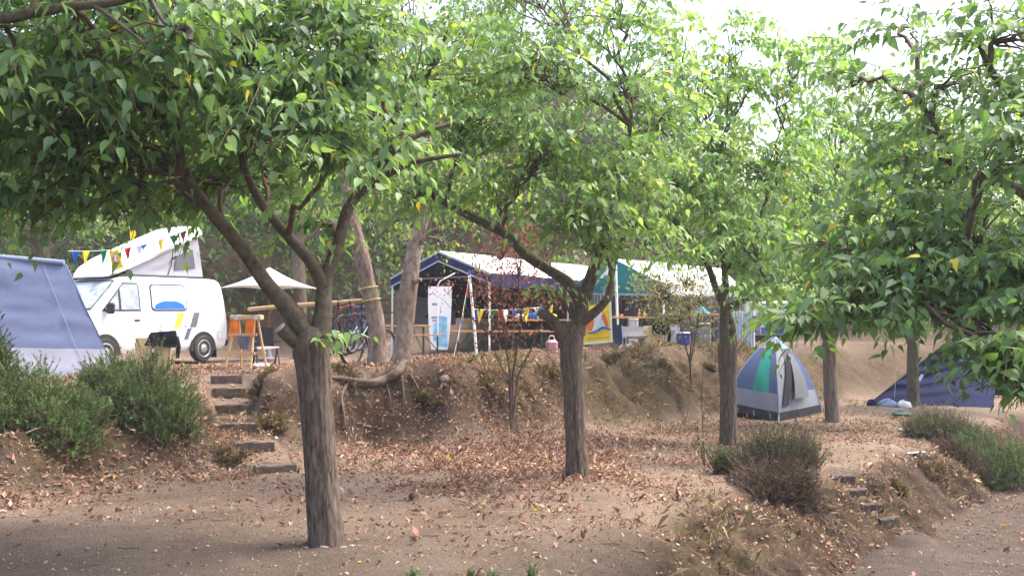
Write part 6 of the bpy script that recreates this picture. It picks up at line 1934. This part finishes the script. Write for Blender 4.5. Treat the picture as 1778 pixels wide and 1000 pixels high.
# ------------------------------------------------------------------ dome tent
def dome_tent():
    F_, R_, L_ = G(1352, 731), G(1427, 715), G(1258, 711)
    Bk = R_ + L_ - F_
    Bk[2] = H(Bk[0], Bk[1])
    ap_ = (F_ + R_ + L_ + Bk) / 4
    pk = P(1345, 583, ap_[1])
    t = thing("dome_tent", (ap_[0], ap_[1], F_[2]), "small blue, grey and green dome tent with a rolled grey door", "tent")
    c = np.array(t.location)
    def face(A, B, u, v, bulge=.12):
        base = lerp(A, B, u)
        # arched poles: corners bow outwards before meeting at the top
        e_ = math.pi / 2 * v
        fh = .78 * v + .22 * (1 - math.cos(e_) ** .85)
        fv = .75 * v + .25 * math.sin(e_)
        q = np.array([base[0] + (pk[0] - base[0]) * fh, base[1] + (pk[1] - base[1]) * fh, base[2] + (pk[2] - base[2]) * fv])
        outw = nrm(np.array([(A + B)[0] / 2 - ap_[0], (A + B)[1] / 2 - ap_[1], 0]))
        crn = nrm(np.array([base[0] - ap_[0], base[1] - ap_[1], 0.0]))
        q = q + crn * .13 * math.sin(math.pi * v) + outw * bulge * .35 * math.sin(math.pi * u) * math.sin(math.pi * v * .9) * (1 - .3 * v)
        q = q + outw * .008 * math.sin(u * 17 + v * 9) * (1 - v)
        return q - c
    def panel(A, B, u0, u1, v0, v1, mat, name, m=8, n=8, off=0.0):
        outw = nrm(np.array([(A + B)[0] / 2 - ap_[0], (A + B)[1] / 2 - ap_[1], .3])) * off
        g = [[face(A, B, u, v) + outw for v in np.linspace(v0, v1, n)] for u in np.linspace(u0, u1, m)]
        return MB().sheet(g, .005).build(name, M[mat], t, True)
    for k, (A, B) in enumerate(((L_, F_), (F_, R_), (R_, Bk), (Bk, L_))):
        panel(A, B, 0, 1, .0, .085, 'skirt', "skirt", 14, 4)
        panel(A, B, 0, 1, .085, .27, 'tentlight', "lower_band", 14, 5)
        if k in (0, 2):
            panel(A, B, 0, .46, .27, .80, 'igblue', "panel")
            panel(A, B, .46, .80, .27, .80, 'tentgreen', "panel")
            panel(A, B, .80, 1, .27, .80, 'igblue', "panel")
        else:
            panel(A, B, 0, .25, .27, .80, 'tentlight' if k == 1 else 'igblue', "panel")
            panel(A, B, .25, .62, .27, .80, 'darkc' if k == 1 else 'igblue', "door" if k == 1 else "panel")
            panel(A, B, .62, 1, .27, .80, 'igblue', "panel")
        panel(A, B, 0, 1, .80, .985, 'tentlight' if k % 2 == 0 else 'tentpale', "top_panel", 8, 5)
        # pole sleeve on the corner
        MB().tube([face(A, B, 0, v) * 1.0 + np.array([0, 0, .0]) for v in np.linspace(0, .98, 14)], .016, 6).build("pole_sleeve", M['tentpale'], t, True)
    A, B = F_, R_
    g = [[face(A, B, lerp(.30, .42, v) + w * lerp(.34, .20, v), .22 + .52 * v) + np.array([.02, -.10 * (1 - v) - .03, -.02]) for v in np.linspace(0, 1, 9)] for w in np.linspace(0, 1, 7)]
    MB().sheet(g, .008).build("door_flap", M['flap'], t, True)
    g = [[face(A, B, lerp(.08, .26, v) + w * .14, .14 + .5 * v) + np.array([0, -.05, 0]) for v in np.linspace(0, 1, 9)] for w in np.linspace(0, 1, 4)]
    MB().sheet(g, .008).build("door_edge", M['skirt'], t, True)
    MB().tube([F_ - c + [0, -.02, -.05], F_ - c + [0, -.01, .10]], .012, 6).build("peg", M['whitepole'], t)
    for i in range(3):
        a = lerp(L_, F_, .25 + .3 * i)
        MB().tube([a - c + [-.01, -.03, .11], a - c + [-.02, -.10, 0]], .008, 5).build("peg_loop", M['tentlight'], t)
dome_tent()

# ------------------------------------------------------------------ dark blue tent and gear
def dark_tent():
    a = OG(1508, 24.6)
    nr = OG(1722, 23.6)
    t = thing("ridge_tent", OG(1620, 24.6), "wrinkled dark blue tent sloping down to the left at the right side", "tent")
    c = np.array(t.location)
    peak, peak2 = P(1665, 578, 25.4), P(1735, 590, 26.0)
    far1, far2 = OG(1560, 27.4), OG(1780, 28)
    mid = P(1575, 632, 25.0)
    def wr(A, B, C, D_, m, n, seed, k=.05):
        g = wav(A - c, B - c, C - c, D_ - c, m, n, .03, seed, 3)
        u, v = np.meshgrid(np.linspace(0, 1, m), np.linspace(0, 1, n), indexing='ij')
        w = np.sin((v * 1.0 - u * .35) * 34 + 2 * vnoise(u * 4, v * 4, seed)) * k * np.sin(np.pi * v) * (.3 + .7 * (1 - u))
        g[..., 1] -= w
        return g
    MB().sheet(wr(a, nr, peak2, peak, 60, 60, 3, .06), .005).build("front_panel", M['navy'], t, True)
    MB().sheet(wr(a + [.01, .02, 0], far1, far2, peak + [0, .03, 0], 16, 16, 5, .02), .005).build("rear_panel", M['navy'], t, True)
    MB().tube([a - c, lerp(a, peak, .5) - c + [0, 0, .02], peak - c, peak2 - c], .02, 6).build("ridge_seam", M['skirt'], t, True)
    MB().tube([P(1556, 640, 24.2) - c, OG(1550, 23.3) - c], .006, 5).build("guy_line", M['tentlight'], t)
    MB().sheet(wav(lerp(a, peak, .25) - c + [.3, -.25, -.2], lerp(a, peak, .25) - c + [.42, -.25, -.2], lerp(a, peak, .6) - c + [.12, -.05, -.1], lerp(a, peak, .6) - c + [.05, -.05, -.1], 4, 8, .01, 4), .004).build("pale_seam", M['tentpale'], t)
dark_tent()
def heap(name, label, cat, q, rx, ry, h, mat, seed, strap=None):
    o = thing(name, q, label, cat, rz=seed * .7)
    g = []
    for e in np.linspace(.05, math.pi * .62, 11):
        row = []
        for a in np.linspace(0, 2 * math.pi, 21):
            k = 1 + .26 * vnoise(np.array([math.cos(a) * 1.7 + seed]), np.array([math.sin(a) * 1.7 + e * 2]), seed)[0]
            row.append((rx * math.sin(e) * math.cos(a) * k, ry * math.sin(e) * math.sin(a) * k, max(-.01, h * math.cos(e) * k + .02)))
        g.append(row)
    MB().sheet(g, .006).build("cloth", M[mat], o, True)
    if strap:
        MB().tube([(rx * math.cos(t) * .5, -ry * .2, h * 1.08 * math.sin(t) + .02) for t in np.linspace(.1, 3.0, 9)], .014, 5).build("strap", M[strap], o)
    return o
heap("gear_bag", "dark blue stuff sack at the left end of the gear before the dark tent", "bag", OG(1512, 23.2), .14, .12, .11, 'navy', 3, 'tentpale')
heap("gear_bag", "pale blue rumpled bedding heaped before the dark tent", "bedding", OG(1540, 23.0), .26, .18, .15, 'tentpale', 5, 'skirt')
heap("gear_bag", "white plastic bag beside the slim trunk before the dark tent", "bag", OG(1567, 22.9), .16, .14, .13, 'white', 7)
heap("gear_bag", "dark teal bag lying closest to the camera in the gear heap", "bag", OG(1560, 21.4), .20, .14, .08, 'benchgreen', 9, 'skirt')
heap("gear_bag", "small dark bundle between the bedding and the white plastic bag", "bag", OG(1552, 23.3), .14, .12, .15, 'skirt', 11)
q = OG(1566, 18.6)
heap("paper_scrap", "crumpled white paper on the ground left of the brownish scrub", "paper", q, .10, .07, .03, 'white', 13)

# ------------------------------------------------------------------ pine cone, pale rubble, rocks, planks
q = G(716, 868)
pc = thing("pine_cone", q, "dark pine cone lying among the leaves right of the big trunk", "pine cone")
MB().lathe([(.006, .0), (.025, .01), (.034, .035), (.026, .06), (.008, .078)], n=12).build("core", M['cone'], pc, True)
for r in range(5):
    for j in range(9):
        a = j * 6.283 / 9 + r * .35
        rr, z = (.030, .036, .036, .028, .018)[r], .012 + r * .014
        MB().box((rr * math.cos(a), rr * math.sin(a), z), (.016, .013, .005), a, 0, -.4).build("scale", M['cone'], pc)
for k in range(9):
    a = k * .75 + .3
    x, y = b1[0] + (.17 + .05 * random.random()) * math.cos(a), b1[1] + (.17 + .05 * random.random()) * math.sin(a)
    if y > b1[1] + .06:
        continue
    o = MB()
    g = [[(.03 * math.sin(e) * math.cos(t) * (1 + .4 * vnoise(np.array([t * 2 + k]), np.array([e * 3.]), k)[0]), .025 * math.sin(e) * math.sin(t), .018 * math.cos(e)) for t in np.linspace(0, 6.28, 11)] for e in np.linspace(.1, 3.0, 7)]
    ob = o.sheet(g, .002).build("pale_stone", M['stone'], None, True)
    ob.location = (x, y, H(x, y) + .004)
    ob.rotation_euler = (0, 0, k)
    ob.scale = (random.uniform(.6, 1.9), random.uniform(.6, 1.3), .5)
    tag(ob, "pale crumbled stone in the ring at the big trunk's foot", "stone", "pale stones at the foot of the big trunk")
def rock(px, py, r, lab, seed, grp):
    q = G(px, py)
    g = [[(r * math.sin(e) * math.cos(t) * (1 + .7 * vnoise(np.array([math.cos(t) * 2.3 + seed]), np.array([math.sin(t) * 2.3 + e * 2.1]), seed)[0]), r * .8 * math.sin(e) * math.sin(t), r * .6 * math.cos(e)) for t in np.linspace(0, 6.283, 15)] for e in np.linspace(.06, 3.08, 10)]
    ob = MB().sheet(g, .003).build("rock", M['rock'], None, False)
    ob.location = q + [0, 0, -r * .22]
    ob.rotation_euler = (.3, .2, seed)
    tag(ob, lab, "rock", grp)
rock(626, 772, .13, "brown rock at the foot of the bank just right of the big trunk", 2, None)
rock(772, 660, .10, "flat rock jutting from the bank right of the exposed roots", 5, None)
rock(912, 697, .11, "rock at the red shrub's foot on the bank", 8, None)
for k, (px, py, lab) in enumerate([(1590, 790, "pale broken plank at the crest before the right-hand scrub"), ]):
    q = G(px, py)
    ob = MB().box((0, 0, 0), (.42, .07, .025), .5, bev=.006).build("plank", M['cut'], None)
    ob.location = q + [0, 0, .02]
    tag(ob, lab, "plank")
print("litter", n_litter, "objects", len(bpy.data.objects), "tris", sum(len(m.polygons) for m in bpy.data.meshes))

# ------------------------------------------------------------------ the hazy summer air under the trees
hz = MB().box((0, 0, 26), (900, 900, 60)).build("haze", bpy.data.materials.new("haze_air"), None)
hm = hz.data.materials[0]
hm.use_nodes = True
hn = hm.node_tree
hn.nodes.remove(hn.nodes["Principled BSDF"])
pv = hn.nodes.new("ShaderNodeVolumePrincipled")
pv.inputs["Color"].default_value = (.92, .95, 1, 1)
pv.inputs["Density"].default_value = .001
pv.inputs["Anisotropy"].default_value = .2
hn.links.new(pv.outputs[0], hn.nodes["Material Output"].inputs["Volume"])
tag(hz, "thin pale haze in the air", "haze", kind="stuff")
